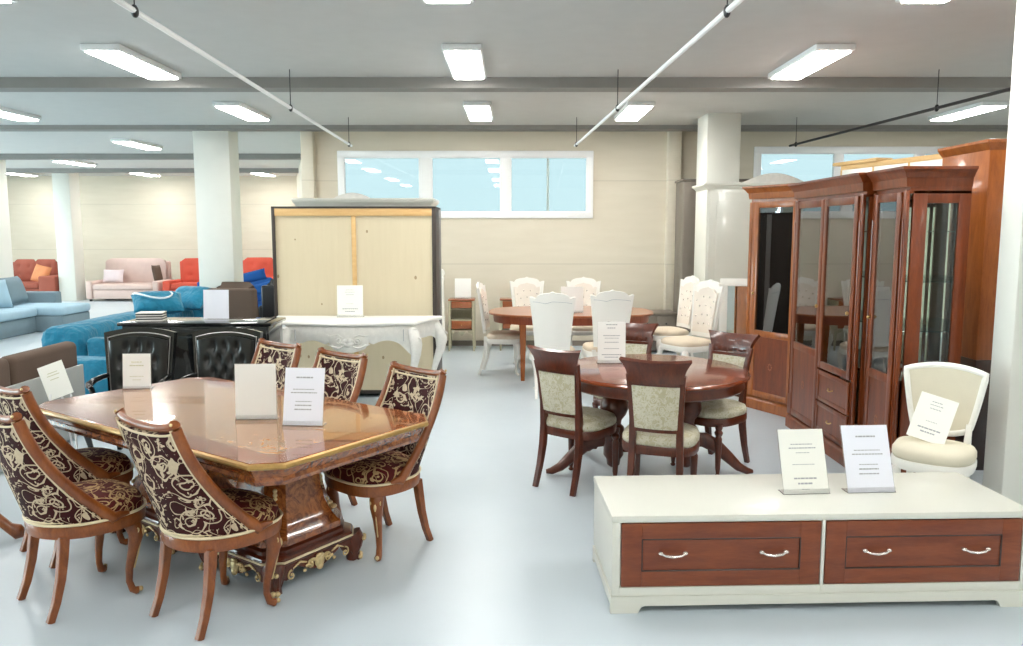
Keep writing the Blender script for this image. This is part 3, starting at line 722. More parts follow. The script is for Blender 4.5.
# low grey cabinet and tall grey wardrobe by the back wall
r = root('low_sideboard', (2.06, 11.2, 0), 0, 'low grey-brown sideboard against the back wall behind the white chairs', 'sideboard')
MB().box(-.30, .26, -.22, .28, .03, .54, .006).build('body', M['greyd'], r); MB().box(-.32, .28, -.24, .30, .54, .565, .006).build('top', M['greyd'], r)
for a, b in ((-.28, -.02), (-.01, .24)):
    d = MB().box(a, b, -.235, -.22, .3, .52, .004).build('drawer', M['greyd'], r); MB().ell(((a + b) / 2, -.245, .42), (.012, .012, .012), nu=8, nv=6).build('knob', M['black'], d)
    MB().box(a, b, -.235, -.22, .07, .29, .004).build('drawer', M['greyd'], r)
r = root('grey_wardrobe', (2.8, 11.25, 0), 0, 'tall grey-brown wardrobe standing between the back wall and column', 'wardrobe')
MB().box(-.42, .5, -.25, .25, 0, 2.40, .008).build('body', M['greyd'], r); MB().box(-.44, .52, -.27, .27, 2.40, 2.43, .008).build('cornice', M['greyd'], r)
for a, b in ((-.41, .035), (.045, .49)): MB().box(a, b, -.265, -.25, .08, 2.38, .005).build('door', M['greyd'], r)

# white wardrobe with arched crown behind the corner cabinet
r = root('white_wardrobe', (3.1, 9.7, 0), 0, 'large white wardrobe with an arched crown standing behind the corner display cabinet', 'wardrobe')
MB().box(-.78, .78, -.28, .28, 0, 2.22, .01).build('body', M['ivory'], r)
MB().loft([[(x * a, y * b, z) for x, y in ((-.78, -.28), (.78, -.28), (.78, .28), (-.78, .28))] for a, b, z in ((1, 1, 2.2), (1.03, 1.06, 2.23), (1.06, 1.15, 2.25), (1.06, 1.15, 2.27), (1.0, 1, 2.275))]).build('cornice', M['ivory'], r, ang=20)
o = [(-.6 + 1.2 * k / 40, 2.27 + .04 + (.11 * math.cos((k - 20) / 20 * pi / 2 * 1.6) if abs(k - 20) < 13 else .02 * math.sin((abs(k - 20) - 13) / 7 * pi)) - .03) for k in range(41)]
MB().prism([(.62, 2.262), (-.62, 2.262)] + o, -.31, -.28, 'xz').build('crown', M['antique'], r)
for a, b in ((-.76, -.01), (.01, .76)):
    d = MB().box(a, b, -.30, -.28, .1, 2.17, .006).build('door', M['ivory'], r); MB().box(a + .09, b - .09, -.306, -.3, .2, 2.07, .003).build('panel', M['ivory'], d)
# leaning white mirror
r = root('framed_mirror', (2.72, 9.05, 0), R(-14), 'white-framed mirror leaning on the white wardrobe', 'mirror')
T = Matrix.Rotation(R(-9), 4, 'X')
m = MB(); m.box(-.30, .30, 0, .04, 0, .09, .01); m.box(-.30, .30, 0, .04, 1.08, 1.17, .01); m.box(-.30, -.21, .001, .039, 0, 1.17, .01); m.box(.21, .30, .001, .039, 0, 1.17, .01); m.xf(T).build('frame', M['white'], r)
MB().box(-.21, .21, .015, .022, .09, 1.08).xf(T).build('mirror_glass', M['mirror'], r)

# ------------------------------------------------------------------ pine-backed wardrobe and console
r = root('pine_backed_wardrobe', (-1.59, 8.25, 0), 0, 'large dark-edged wardrobe turned to show its knotty pine back', 'wardrobe')
MB().box(-.79, -.01, -.285, -.27, .08, 1.86).build('back_panel', M['pine'], r); MB().box(.01, .79, -.285, -.27, .08, 1.86).build('back_panel', M['pine'], r)
MB().box(-.79, .79, -.305, -.27, 1.86, 1.935, .004).build('top_batten', M['pineb'], r)
MB().box(-.022, .022, -.297, -.27, .08, 1.86, .003).build('centre_batten', M['pineb'], r)
m = MB(); m.box(-.82, -.79, -.31, .25, 0, 1.95, .004); m.box(.79, .83, -.31, .25, 0, 1.95, .004); m.box(-.82, .83, -.31, .25, 1.935, 1.955, .003); m.box(-.79, .79, -.265, .25, .04, .08); m.build('carcass', M['dark'], r)
MB().box(.815, .845, .06, .12, .02, 1.93, .004).build('aluminium_profile', M['alu'], r)
MB().box(-.79, .79, .25, .27, .05, 1.93, .004).build('door', M['dark'], r)
r = root('white_armoire', (-1.64, 9.0, 0), 0, 'white armoire whose cornice and low crown rise above the pine-backed wardrobe', 'wardrobe')
MB().box(-.74, .72, -.2, .3, 0, 2.0, .01).build('body', M['antique'], r)
MB().loft([[(x * a, y * b, z) for x, y in ((-.75, -.25), (.75, -.25), (.75, .35), (-.75, .35))] for a, b, z in ((.99, .9, 1.98), (1.0, .95, 2.0), (1.04, 1.05, 2.03), (1.05, 1.08, 2.055), (1.04, 1.04, 2.07), (.9, .8, 2.072))]).build('cornice', M['ivory'], r, ang=20)
MB().prism([(-.32, 2.07)] + [(-.32 + .4 * k / 16, 2.07 + .06 * math.sin(pi * k / 16) ** .8) for k in range(1, 16)] + [(.08, 2.07)], -.24, -.2, 'xz').build('crown', M['antique'], r)

def console():
    r = root('console_table', (-1.51, 7.50, 0), 0, 'antique white carved console table before the pine panel', 'console table')
    W = .60; TZ = .875
    def front(t):  # serpentine front y for t in -1..1
        a = abs(t); return -.27 - .045 * math.cos(pi * a) - .012 * (a > .8) * (a - .8) / .2
    def side(u):  # concave flank from the front corner back to the wide rear corner
        return (.60 + .20 * u - .02 * math.sin(pi * u), front(1) + (.25 - front(1)) * u)
    def outline(d=0):
        R_ = [(side(k / 10)[0] + d, side(k / 10)[1] - d * (1 - k / 10)) for k in range(1, 11)]
        return [(W * t * (1 + d / W), front(t) - d) for t in [-1 + 2 * k / 32 for k in range(33)]] + R_ + [(-x, y) for x, y in R_[::-1]]
    MB().loft([[(x, y, z) for x, y in outline(d)] for d, z in ((-.03, TZ - .042), (.01, TZ - .038), (.022, TZ - .03), (.026, TZ - .018), (.02, TZ - .005), (.006, TZ))]).build('top', M['white'], r, ang=30)
    def low(t):
        a = abs(t)
        if a < .28: return .60 + .045 * (a / .28) ** 2 - .01
        if a < .36: return .665 + .02 * math.sin((a - .28) / .08 * pi)
        if a < .8: return .70 - .04 * ((a - .58) / .22) ** 2 - .0
        return .66 - .12 * (a - .8) / .2
    def Ap(u, v):
        t = -1 + 2 * u; z0 = low(t); z = z0 + (TZ - .04 - z0) * v; return (W * .98 * t, front(t) + .03 - .02 * math.sin(pi * v), z)
    MB().shell(Ap, 64, 8, .03).build('apron', M['antique'], r, ang=50)
    for s_ in (-1, 1):
        def Sd(u, v):
            p = side(u); z0 = .62 + .09 * math.sin(pi * u) + .015 * math.sin(3 * pi * u); return (s_ * (p[0] - .02 + .015 * math.sin(pi * v)), p[1], z0 + (TZ - .04 - z0) * v)
        MB().shell(Sd, 16, 6, .025).build('side_apron', M['antique'], r, ang=50)
    m = MB()
    # central cartouche + scrolls
    y0 = front(0) + .0
    m.ell((0, y0, .685), (.055, .018, .045)); m.ell((0, y0 - .01, .70), (.03, .018, .028))
    m.build('cartouche', M['antique'], r, ang=60)
    for s_ in (-1, 1):
        m = MB(); m.spiral((s_ * .085, y0, .70), .035, 1.3, .009, flip=s_, ph=0 if s_ < 0 else pi); m.tube([(s_ * .05, y0, .73), (s_ * .10, y0, .755), (s_ * .16, y0 + .006, .745), (s_ * .2, y0 + .01, .755)], [.006, .009, .007, .003], 6)
        m.tube([(s_ * .04, y0, .65), (s_ * .09, y0, .63), (s_ * .15, y0 + .006, .648), (s_ * .2, y0 + .01, .665)], [.006, .009, .008, .004], 6)
        for k in range(6):
            t = s_ * (.25 + .08 * k); m.ell((W * .97 * t, front(t) + .012, low(t) + .03), (.022, .01, .011), nu=10, nv=6)
        m.build('carving', M['antique'], r, ang=60); m = MB()
        for zz in (.80, .765, .73, .70): m.ell((s_ * W * 1.0, front(1.0) - .0, zz), (.034, .034, .024), nu=10, nv=8)
        m.build('corner_carving', M['antique'], r, ang=60)
    for s_ in (-1, 1):
        m = MB()
        for x in (.52, ): m.box(s_ * x * .97 - .002, s_ * x * .97 + .002, front(.52) + .005, front(.52) + .02, .69, .80)
        m.build('drawer_line', M['ink'], r)
    for sx in (-1, 1):
        for sy in (-1, 1):
            by = front(1.0) + .02 if sy < 0 else .21; bx_ = .585 if sy < 0 else .755
            d = Vector((sx * .6, -.75 if sy < 0 else -.1, 0)).normalized()
            P = [(0, .80, .045), (.03, .74, .055), (.06, .66, .058), (.055, .56, .045), (.0, .40, .03), (-.04, .26, .023), (-.045, .14, .019), (-.01, .05, .022), (.03, .025, .024), (.035, .02, .012)]
            lg = MB().tube([(sx * bx_ + d.x * a, by + d.y * a, z) for a, z, q in P], [q for a, z, q in P], 12).build('leg', M['antique'], r, ang=60)
            m = MB(); m.spiral((sx * bx_ + d.x * .09, by + d.y * .09, .70), .03, 1.2, .009, 'xz'); m.ell((sx * bx_ + d.x * .1, by + d.y * .1, .63), (.018, .018, .035), nu=8, nv=6); m.build('leg_carving', M['antique'], lg)
    return r
console()
card(-1.57, 7.60, .876, .25, .31, R(2), R(3), 'pale grey-green printed card standing on the white console', 'cardy', L3)

# ------------------------------------------------------------------ black tufted armchairs + black sideboard
def black_chair():
    r = root('tufted_armchair', (0, 0, 0), 0, '', 'armchair', 'tufted black leather armchairs behind the ornate table')
    ol = seat_outline(.26, .22, .27, .55, .6)
    MB().dome(ol, [(.94, .34), (.98, .342), (1.0, .36), (1.0, .40), (.98, .41)]).build('seat_rail', M['blackg'], r)
    MB().dome(ol, [(.95, .405), (.98, .43), (.97, .46), (.88, .48), (.6, .49), (.2, .493)]).build('seat', M['leather'], r, ang=60)
    def top(q): return .925 + .035 * (1 - q * q)
    def Bk(u, v, a=1, z0=.42, dz=0):
        q = -1 + 2 * u; z = z0 + (top(q) + dz - z0) * v; t = (z - .42) / .5; return ((.235 + .035 * t) * q * a, .21 + .06 * t + .02 * (1 - q * q), z)
    MB().shell(Bk, 20, 8, .045).build('back_frame', M['blackg'], r, ang=50)
    B = [(-.42, .8), (0, .8), (.42, .8)] + [(-.63, .58), (-.21, .58), (.21, .58), (.63, .58)] + [(-.42, .36), (0, .36), (.42, .36)] + [(-.63, .15), (-.21, .15), (.21, .15), (.63, .15)]
    def In(u, v):
        p = Vector(Bk(u, v, .84, .47, -.06)); q = -1 + 2 * u; dd = min(math.hypot((q - b[0]) * 1.2, (v - b[1]) * 1.0) for b in B)
        p.y -= .03 + .03 * min(1, dd / .17) * (1 - q ** 6); return p
    MB().shell(In, 40, 36, .012).build('backrest', M['leather'], r, ang=60)
    m = MB()
    for b in B: p = In((b[0] + 1) / 2, b[1]); m.ell((p[0], p[1] - .006, p[2]), (.01, .006, .01), nu=8, nv=6)
    m.build('button', M['leather'], r)
    m = MB()
    for s_ in (0, 1): m.tube([Vector(Bk(s_, v, .885, .47, -.03)) + Vector((0, -.026, 0)) for v in (0, .3, .6, .9, 1)], .005, 6)
    m.tube([Vector(Bk(k / 16, 1, .885, .47, -.035)) + Vector((0, -.026, 0)) for k in range(17)], .005, 6); m.build('silver_line', M['alu'], r)
    for s_ in (-1, 1):
        a = MB().tube([(s_ * .235, .22, .60), (s_ * .25, .12, .60), (s_ * .255, .02, .595), (s_ * .26, -.03, .58), (s_ * .26, -.05, .56), (s_ * .258, -.03, .55), (s_ * .256, .0, .5), (s_ * .252, -.03, .43), (s_ * .25, -.05, .37)], [.018, .02, .022, .026, .024, .02, .02, .02, .022], 10).build('arm', M['blackg'], r, ang=60)
        m = MB().spiral((s_ * .283, -.03, .57), .024, 1.3, .006, 'yz'); m.spiral((s_ * .26, -.065, .57), .02, 1.3, .005, 'xz'); m.build('silver_scroll', M['alu'], a)
        m = MB(); cabriole(m, s_ * .2, -.19, .37, s_, .035, 1.1); m.build('leg', M['blackg'], r, ang=60)
        MB().tube([(s_ * .2, .18, .37), (s_ * .2, .2, .2), (s_ * .2, .26, 0)], [.024, .021, .016], n4=True, side=(1, 0, 0)).build('leg', M['blackg'], r)
    return r
bc = black_chair()
place(bc, -2.87, 5.78, 0, (.05, -1), 'tufted black leather armchair with silver scrolls, behind the small cream card')
place(copy_tree(bc), -2.22, 5.80, 0, (-.02, -1), 'tufted black leather armchair nearer the white console table')
r = root('black_sideboard', (-2.71, 6.88, 0), 0, 'glossy black sideboard behind the two tufted black armchairs', 'sideboard')
MB().box(-.63, .63, -.2, .2, .08, .90, .006).build('body', M['blackg'], r); MB().box(-.66, .66, -.23, .22, .90, .93, .008).build('top', M['blackg'], r)
MB().box(-.6, .6, -.17, .17, 0, .08).build('plinth', M['blackg'], r)
for k in range(3):
    a = -.62 + .415 * k; d = MB().box(a, a + .405, -.215, -.2, .1, .88, .006).build('door', M['blackg'], r); MB().box(a + .06, a + .345, -.22, -.214, .17, .81, .004).build('panel', M['blackg'], d); MB().ell((a + .37, -.226, .5), (.01, .012, .01), nu=8, nv=6).build('knob', M['alu'], d)
card(-2.63, 6.95, .9305, .23, .26, R(-3), R(4), 'lilac-white card on the black sideboard before the column', 'cardc', holder=False)
m = MB()
for k in range(7): m.m = k % 2; m.box(-.11, .11, -.07, .07, .0105 * k, .0105 * k + .01, .003)
tag(m.build('fabric_swatch_book', [M['white'], M['black']], None, loc=(-3.16, 6.85, .9305), rotz=R(8)), 'striped black and white stack of swatches lying on the black sideboard', 'swatches')

# ------------------------------------------------------------------ sofas
def cushion(m, c, r_, pw=.5, rot=None):
    st = len(m.v); m.ell((0, 0, 0), r_, pw, 24, 12, pz=.6 if pw < .9 else pw)
    T = Matrix.Translation(c)
    if rot: T = T @ rot
    m.xf(T, st); return m
def pillow(name, c, r_, mat, rx, rz, label, cat='cushion', ry=0):
    m = MB(); n_ = 14
    for sgn in (1, -1):
        vs = []; fs = []
        for j in range(n_ + 1):
            for i in range(n_ + 1):
                x = -1 + 2 * i / n_; y = -1 + 2 * j / n_
                h = ((1 - x ** 4) * (1 - y ** 4)) ** .6
                k = 1 - .06 * (1 - abs(y) ** 2) * (abs(x) > .999) ; 
                vs.append((r_[0] * x * (1 - .05 * (1 - y * y)), sgn * r_[1] * h, r_[2] * y * (1 - .05 * (1 - x * x))))
        for j in range(n_):
            for i in range(n_): a = j * (n_ + 1) + i; fs.append((a, a + 1, a + n_ + 2, a + n_ + 1))
        m.add(vs, fs)
    m.xf(Matrix.Rotation(rx, 4, 'X') @ Matrix.Rotation(ry, 4, 'Y'))
    o = m.build(name, mat, None, ang=70, loc=c, rotz=rz); tag(o, label, cat, 'loose sofa cushions'); return o
def sofa(name, x, y, rz, W, D, mats, label, seats=2, arm=.16, arm_h=.55, back_h=.85, seat_h=.42, tuft=False, cat='sofa', legs=True):
    f, fc = mats
    r = root(name, (x, y, 0), rz, label, cat)
    MB().box(-W / 2 + arm, W / 2 - arm, -D / 2 + .03, D / 2, .06, seat_h - .14, .02).build('base', f, r)
    for s_ in (-1, 1):
        a0, a1 = sorted((s_ * W / 2, s_ * (W / 2 - arm)))
        MB().box(a0, a1, -D / 2, D / 2, .05, arm_h, .035, 3).build('arm', f, r)
    w = (W - 2 * arm) / seats
    for k in range(seats):
        a = -W / 2 + arm + k * w
        MB().box(a + .004, a + w - .004, -D / 2, D / 2 - .2, seat_h - .14, seat_h, .04, 3).build('seat_cushion', fc, r)
        b = len(COL.objects)
        def BK(u, v, a=a):
            q = -1 + 2 * u; t = v
            dent = 0
            if tuft:
                for bu in (.27, .73):
                    for bv in (.35, .75):
                        dent = max(dent, math.exp(-(((u - bu) / .1) ** 2 + ((v - bv) / .1) ** 2)))
            return (a + w * (.01 + .98 * u), D / 2 - .2 + .09 * v - .04 * (math.sin(pi * u) * math.sin(pi * v)) ** .5 + .045 * dent, seat_h - .03 + (back_h - seat_h + .03) * v)
        MB().shell(BK, 14, 12, .12).build('back_cushion', fc, r, ang=60)
    MB().box(-W / 2 + arm * .5, W / 2 - arm * .5, D / 2 - .09, D / 2 + .03, .06, back_h - .02, .03, 3).build('back', f, r)
    if legs:
        for sx in (-1, 1):
            for sy in (-1, 1):
                MB().box(sx * (W / 2 - .08) - .025, sx * (W / 2 - .08) + .025, sy * (D / 2 - .08) - .025, sy * (D / 2 - .08) + .025, 0, .055).build('leg', M['black'], r)
    return r
sofa('sofa', -9.58, 19.75, 0, 1.80, .95, (M['pink'], M['pink']), 'pale pink-beige low sofa against the far wall between two columns', 1, .16, .50, .98)
pillow('throw_cushion', (-10.0, 19.72, .60), (.26, .09, .17), M['pinkl'], R(-15), 0, 'pale pink cushion lying at the end of the pink-beige sofa')
pillow('throw_cushion', (-8.93, 19.80, .66), (.12, .07, .22), M['taupe'], R(-15), R(60), 'grey-brown cushion standing on end on the pink-beige sofa')
sofa('sofa', -12.18, 19.8, 0, 1.9, 1.0, (M['rust'], M['rust']), 'rust-red tufted sofa with wide arm against the far wall', 2, .42, .62, .95, .45, True)
pillow('throw_cushion', (-11.75, 19.62, .66), (.24, .08, .22), M['orange'], R(-18), R(-10), 'orange patterned cushion on the rust-red sofa', ry=R(12))
sofa('armchair', -7.95, 19.72, R(2), 1.25, 1.0, (M['coral'], M['coral']), 'coral-red armchair with buttoned back between pink sofa and column', 1, .2, .5, .98, .44, True, 'armchair')
sofa('armchair', -6.45, 19.72, R(-3), 1.15, 1.0, (M['coral'], M['coral']), 'coral-red armchair glimpsed in the gap past the white column', 1, .2, .58, 1.0, .44, True, 'armchair')
sofa('sofa', -5.05, 14.3, R(8), 1.7, .9, (M['blue'], M['blue']), 'royal blue sofa glimpsed beside the pine-backed wardrobe', 2, .2, .6, .8)
pillow('throw_cushion', (-4.75, 14.1, .88), (.34, .09, .10), M['blue'], R(-10), R(8), 'royal blue cushion piled on the blue sofa', ry=R(-14))
pillow('throw_cushion', (-4.45, 13.95, .70), (.34, .09, .10), M['blue'], R(-10), R(8), 'second royal blue cushion lying lower on the blue sofa', ry=R(-14))
sofa('armchair', -3.40, 9.98, R(172), .80, .72, (M['taupe'], M['taupe']), 'taupe-brown armchair seen from behind past the white column', 1, .18, .6, 1.03, .42, False, 'armchair')
sofa('armchair', -3.15, 10.95, R(180), .62, .6, (M['black'], M['leather']), 'black armchair squeezed between taupe armchair and pine-backed wardrobe', 1, .12, .7, 1.0, .42, False, 'armchair')
# grey-blue corner sofa
r = root('corner_sofa', (0, 0, 0), 0, 'grey-blue corner sofa with a light blue chaise end', 'sofa')
r.location = (-8.9, 12.0, 0)
MB().box(-.25, .8, -2.0, 1.3, .0, .28, .03).build('base', M['greyblue'], r)
MB().box(-.1, .85, -2.0, -.36, .28, .43, .05, 3).build('seat_cushion', M['lightblue'], r); MB().box(-.1, .85, -.35, 1.29, .28, .43, .05, 3).build('seat_cushion', M['lightblue'], r)
MB().box(-.45, -.1, -2.0, 2.2, .05, .72, .06, 3).build('back', M['greyblue'], r)
MB().box(-.1, 1.24, 1.32, 2.2, .0, .28, .03).build('chaise_base', M['greyblue'], r); MB().box(-.1, 1.27, 1.30, 2.2, .28, .43, .05, 3).build('chaise_cushion', M['lightblue'], r)
MB().box(-.1, .62, 2.22, 2.42, .05, .62, .03, 3).build('arm', M['greyblue'], r)
for k, (x, y, z, rz) in enumerate([(-9.0, 12.3, .68, 80), (-8.85, 13.0, .66, 70), (-8.95, 13.75, .68, 95)]):
    pillow('throw_cushion', (x + .18, y, z), (.36, .12, .25), M['greyblue' if k != 1 else 'lightblue'], R(-18), R(rz), ['grey-blue cushion at the picture edge on the corner sofa', 'light blue cushion lying mid-way on the corner sofa back', 'grey-blue cushion in the corner of the corner sofa'][k])
# turquoise sofa
r = root('turquoise_sofa', (-4.6, 9.4, 0), 0, 'turquoise sofa with soft loose covers behind the black armchairs', 'sofa')
def soft(name, x0, x1, y0, y1, z0, z1, b, mat, amp=.02):
    bm = bmesh.new(); bmesh.ops.create_cube(bm, size=1)
    for v in bm.verts: v.co = Vector(((x0 + x1) / 2 + v.co.x * (x1 - x0), (y0 + y1) / 2 + v.co.y * (y1 - y0), (z0 + z1) / 2 + v.co.z * (z1 - z0)))
    bmesh.ops.bevel(bm, geom=bm.edges[:], offset=b, segments=3, profile=.5, affect='EDGES')
    bmesh.ops.subdivide_edges(bm, edges=bm.edges[:], cuts=4, use_grid_fill=True)
    for v in bm.verts: v.co += noise.noise_vector(v.co * 3.1) * amp + noise.noise_vector(v.co * 9) * amp * .3
    return MB().bm(bm).build(name, mat, r, ang=80)
soft('back', -.35, .10, -1.25, 1.75, .05, .72, .15, M['teal'], .045)
soft('seat_cushion', .08, .75, -1.0, 1.7, .12, .44, .08, M['teal'])
soft('arm', .1, .8, -1.2, -1.02, .05, .58, .05, M['teal'], .01)
soft('footstool_end', -.1, .6, -1.75, -1.42, .05, .44, .05, M['teal'], .01)
soft('arm', -.3, .7, 1.75, 1.95, .05, .85, .08, M['teal'], .01)
pillow('throw_cushion', (-4.52, 10.0, .80), (.30, .11, .20), M['teal'], R(-60), R(30), 'turquoise cushion with pale rope lying on the turquoise sofa back')
pillow('throw_cushion', (-4.42, 10.75, .80), (.30, .11, .2), M['teal'], R(-50), R(-20), 'turquoise cushion leaning at the column end of the turquoise sofa')
tag(MB().tube([(-4.58 + .24 * math.cos(a) , 10.0 + .16 * math.sin(a), .90 + .03 * math.sin(2 * a)) for a in [k * pi / 10 for k in range(21)]], .012, 6).build('cushion_rope', M['whitep'], None, ang=60), 'pale rope loop lying on a turquoise cushion', 'rope')
# brown sofa seen from behind with pale grey board
r = root('brown_sofa', (-3.95, 5.6, 0), R(0), 'brown sofa seen from behind with a pale grey board across its back', 'sofa')
MB().box(.335, .36, -.9, .9, .02, .60, .004).build('back_board', M['greyp'], r)
MB().box(.2, .33, -.9, .02, .3, .80, .05, 3).build('back_cushion', M['taupe'], r); MB().box(.2, .33, .03, .9, .3, .80, .05, 3).build('back_cushion', M['taupe'], r)
MB().box(-.5, .33, -.9, .9, .05, .30, .03).build('base', M['taupe'], r)
MB().box(-.5, .2, -.88, .0, .3, .44, .05, 3).build('seat_cushion', M['taupe'], r); MB().box(-.5, .2, .01, .88, .3, .44, .05, 3).build('seat_cushion', M['taupe'], r)

# ------------------------------------------------------------------ display cabinets
def cornice(m, x0, x1, y0, y1, z, h=.12, sides=(1, 1, 1), o=.055):
    """moulded cornice around front (x0 side) and both ends"""
    prof = [(0, 0), (.004, 0), (.008, .02 * h / .12), (.012, .055 * h / .12), (.02, .062 * h / .12), (.03, .08 * h / .12), (o * .9, .10 * h / .12), (o, .104 * h / .12), (o, h), (0, h)]
    rings = []
    for d, dz in prof:
        rings.append([(x0 - d * sides[0], y0 - d * sides[1], z + dz), (x1, y0 - d * sides[1], z + dz), (x1, y1 + d * sides[2], z + dz), (x0 - d * sides[0], y1 + d * sides[2], z + dz)])
    return m.loft(rings)
def door_frame(m, y0, y1, z0, z1, x, w=.055, t=.022):
    """frame in the plane x (front at x)"""
    m.box(x, x + t, y0, y0 + w, z0, z1, .005); m.box(x, x + t, y1 - w, y1, z0, z1, .005)
    m.box(x + .001, x + t - .001, y0 + w - .002, y1 - w + .002, z0, z0 + w, .004); m.box(x + .001, x + t - .001, y0 + w - .002, y1 - w + .002, z1 - w, z1, .004)
def glass_door(r, y0, y1, z0, z1, x, split, knob_y, wood_, inlay=True):
    m = MB(); door_frame(m, y0, y1, z0, z1, x)
    if split > z0: m.box(x + .001, x + .021, y0 + .053, y1 - .053, split - .03, split + .03, .004)
    d = m.build('door', wood_, r)
    MB().box(x + .009, x + .013, y0 + .05, y1 - .05, max(split, z0) + .02, z1 - .05).build('door_glass', M['cglass'], d)
    if split > z0:
        MB().box(x + .006, x + .018, y0 + .05, y1 - .05, z0 + .05, split - .025).build('door_panel', M['cherry'], d)
        c = ((y0 + y1) / 2, (z0 + split) / 2); m = MB(); ym, zm = c
        for k in range(8): a = k * pi / 4; m.ell((x + .005, ym + .02 * math.cos(a), zm + .028 * math.sin(a)), (.002, .007, .009), nu=8, nv=6)
        m.build('marquetry', M['midwood'], d)
    MB().ell((x - .012, knob_y, 1.12), (.013, .011, .014), nu=10, nv=8).build('knob', M['brass'], d)
    return d
WD = M['cherry']
def cab_shell(r, x0, x1, y0, y1, H, back_mirror=True, endglass=None, wd=WD, inner=False):
    t = .022
    if inner: MB().box(x0 + .06, x1 - .03, y1 - t - .006, y1 - t - .001, .76, H - .06).build('added_inner_mirror', M['mirror'], r)  # added reflector, brightens what shows through the cabinet glass
    m = MB(); m.box(x0 + .03, x1, y0 + .0, y1, .0, .085, .004)
    m.loft([[(x0 - d, y0 - e, z), (x1, y0 - e, z), (x1, y1 + e, z), (x0 - d, y1 + e, z)] for d, e, z in ((.03, .0, 0), (.03, .0, .08), (.02, .0, .095), (.0, .0, .11), (0, 0, .115))])
    m.build('plinth', wd, r)
    MB().box(x0, x1, y0, y1, .11, .13).build('bottom_board', wd, r); MB().box(x0, x1, y0, y1, H - .04, H).build('top_board', wd, r)
    m = MB()
    if endglass:
        z0, z1 = endglass
        m.box(x0 + .022, x0 + .022 + .09, y0, y0 + t, .12, H - .02, .003); m.box(x1 - .075, x1, y0, y0 + t, .12, H - .02, .003); m.box(x0 + .11, x1 - .07, y0, y0 + t, .12, z0, .003); m.box(x0 + .11, x1 - .07, y0, y0 + t, z1, H - .02, .003)
        MB().box(x0 + .105, x1 - .07, y0 + .008, y0 + .012, z0, z1).build('side_glass', M['glass'], r)
    else: m.box(x0 + .022, x1, y0, y0 + t, .12, H - .02, .003)
    m.build('side_panel', wd, r); MB().box(x0 + .022, x1, y1 - t, y1, .12, H - .02, .003).build('side_panel', wd, r)
    m = MB(); m.box(x1 - .012, x1, y0 + t, y1 - t, .12, H - .02); m.build('back_panel', wd if back_mirror else M['tan'], r)  # pale back stands in for the wall's reflection in the door glass
    if back_mirror: MB().box(x1 - .018, x1 - .013, y0 + t + .005, y1 - t - .005, .75, H - .05).build('mirror_back', M['mirror'], r)
    for z in (.74, 1.06, 1.38, 1.70):
        if z < .8: MB().box(x0 + .03, x1 - .02, y0 + t, y1 - t, z - .02, z).build('shelf', wd, r)
        else: MB().box(x0 + .05, x1 - .025, y0 + t, y1 - t, z, z + .006).build('glass_shelf', M['glass'], r)
H = 1.98
# single-door unit with glazed end
r = root('display_cabinet', (0, 0, 0), 0, 'narrow cherry display cabinet with glazed end, nearest the white padded chair', 'cabinet', 'run of cherry display cabinets')
cab_shell(r, 2.50, 2.885, 4.98, 5.44, H, True, (.72, 1.88), WD, True)
for a, b in ((4.98, 5.03), (5.405, 5.44)):
    m = MB().box(2.478, 2.50, a, b, .12, H - .02, .004); m.tube([(2.477, (a + b) / 2, .3), (2.477, (a + b) / 2, H - .2)], .006, 6); m.build('fluted_stile', WD, r)
glass_door(r, 5.035, 5.40, .13, H - .03, 2.468, .74, 5.37, WD)
m = MB(); cornice(m, 2.478, 2.885, 4.98, 5.44, H, .125, (1, 1, 0)); m.build('cornice', WD, r, ang=25)
# wide centre unit
r = root('display_cabinet', (0, 0, 0), 0, 'wide two-door cherry display cabinet with drawers, standing proud in the middle of the run', 'cabinet', 'run of cherry display cabinets')
cab_shell(r, 2.45, 2.885, 5.48, 6.79, H, False)
for a, b in ((5.48, 5.54), (6.73, 6.79)):
    m = MB().box(2.428, 2.45, a, b, .12, H - .02, .004); m.tube([(2.427, (a + b) / 2, .3), (2.427, (a + b) / 2, H - .2)], .006, 6); m.build('fluted_stile', WD, r)
glass_door(r, 5.545, 6.13, .64, H - .03, 2.418, .60, 5.60, WD)
glass_door(r, 6.14, 6.725, .13, H - .03, 2.418, .74, 6.17, WD)
for z0, z1 in ((.14, .375), (.385, .625)):
    m = MB(); door_frame(m, 5.545, 6.13, z0, z1, 2.418, .035)
    d = m.build('drawer', WD, r); MB().box(2.424, 2.436, 5.575, 6.10, z0 + .03, z1 - .03).build('drawer_panel', M['cherry'], d)
    zc = (z0 + z1) / 2; MB().tube([(2.412, 5.80, zc + .008), (2.400, 5.815, zc), (2.398, 5.84, zc - .004), (2.400, 5.865, zc), (2.412, 5.88, zc + .008)], .005, 6).build('handle', M['brass'], d)
m = MB(); cornice(m, 2.428, 2.885, 5.48, 6.79, H, .125, (1, .7, .7)); m.build('cornice', WD, r, ang=25)
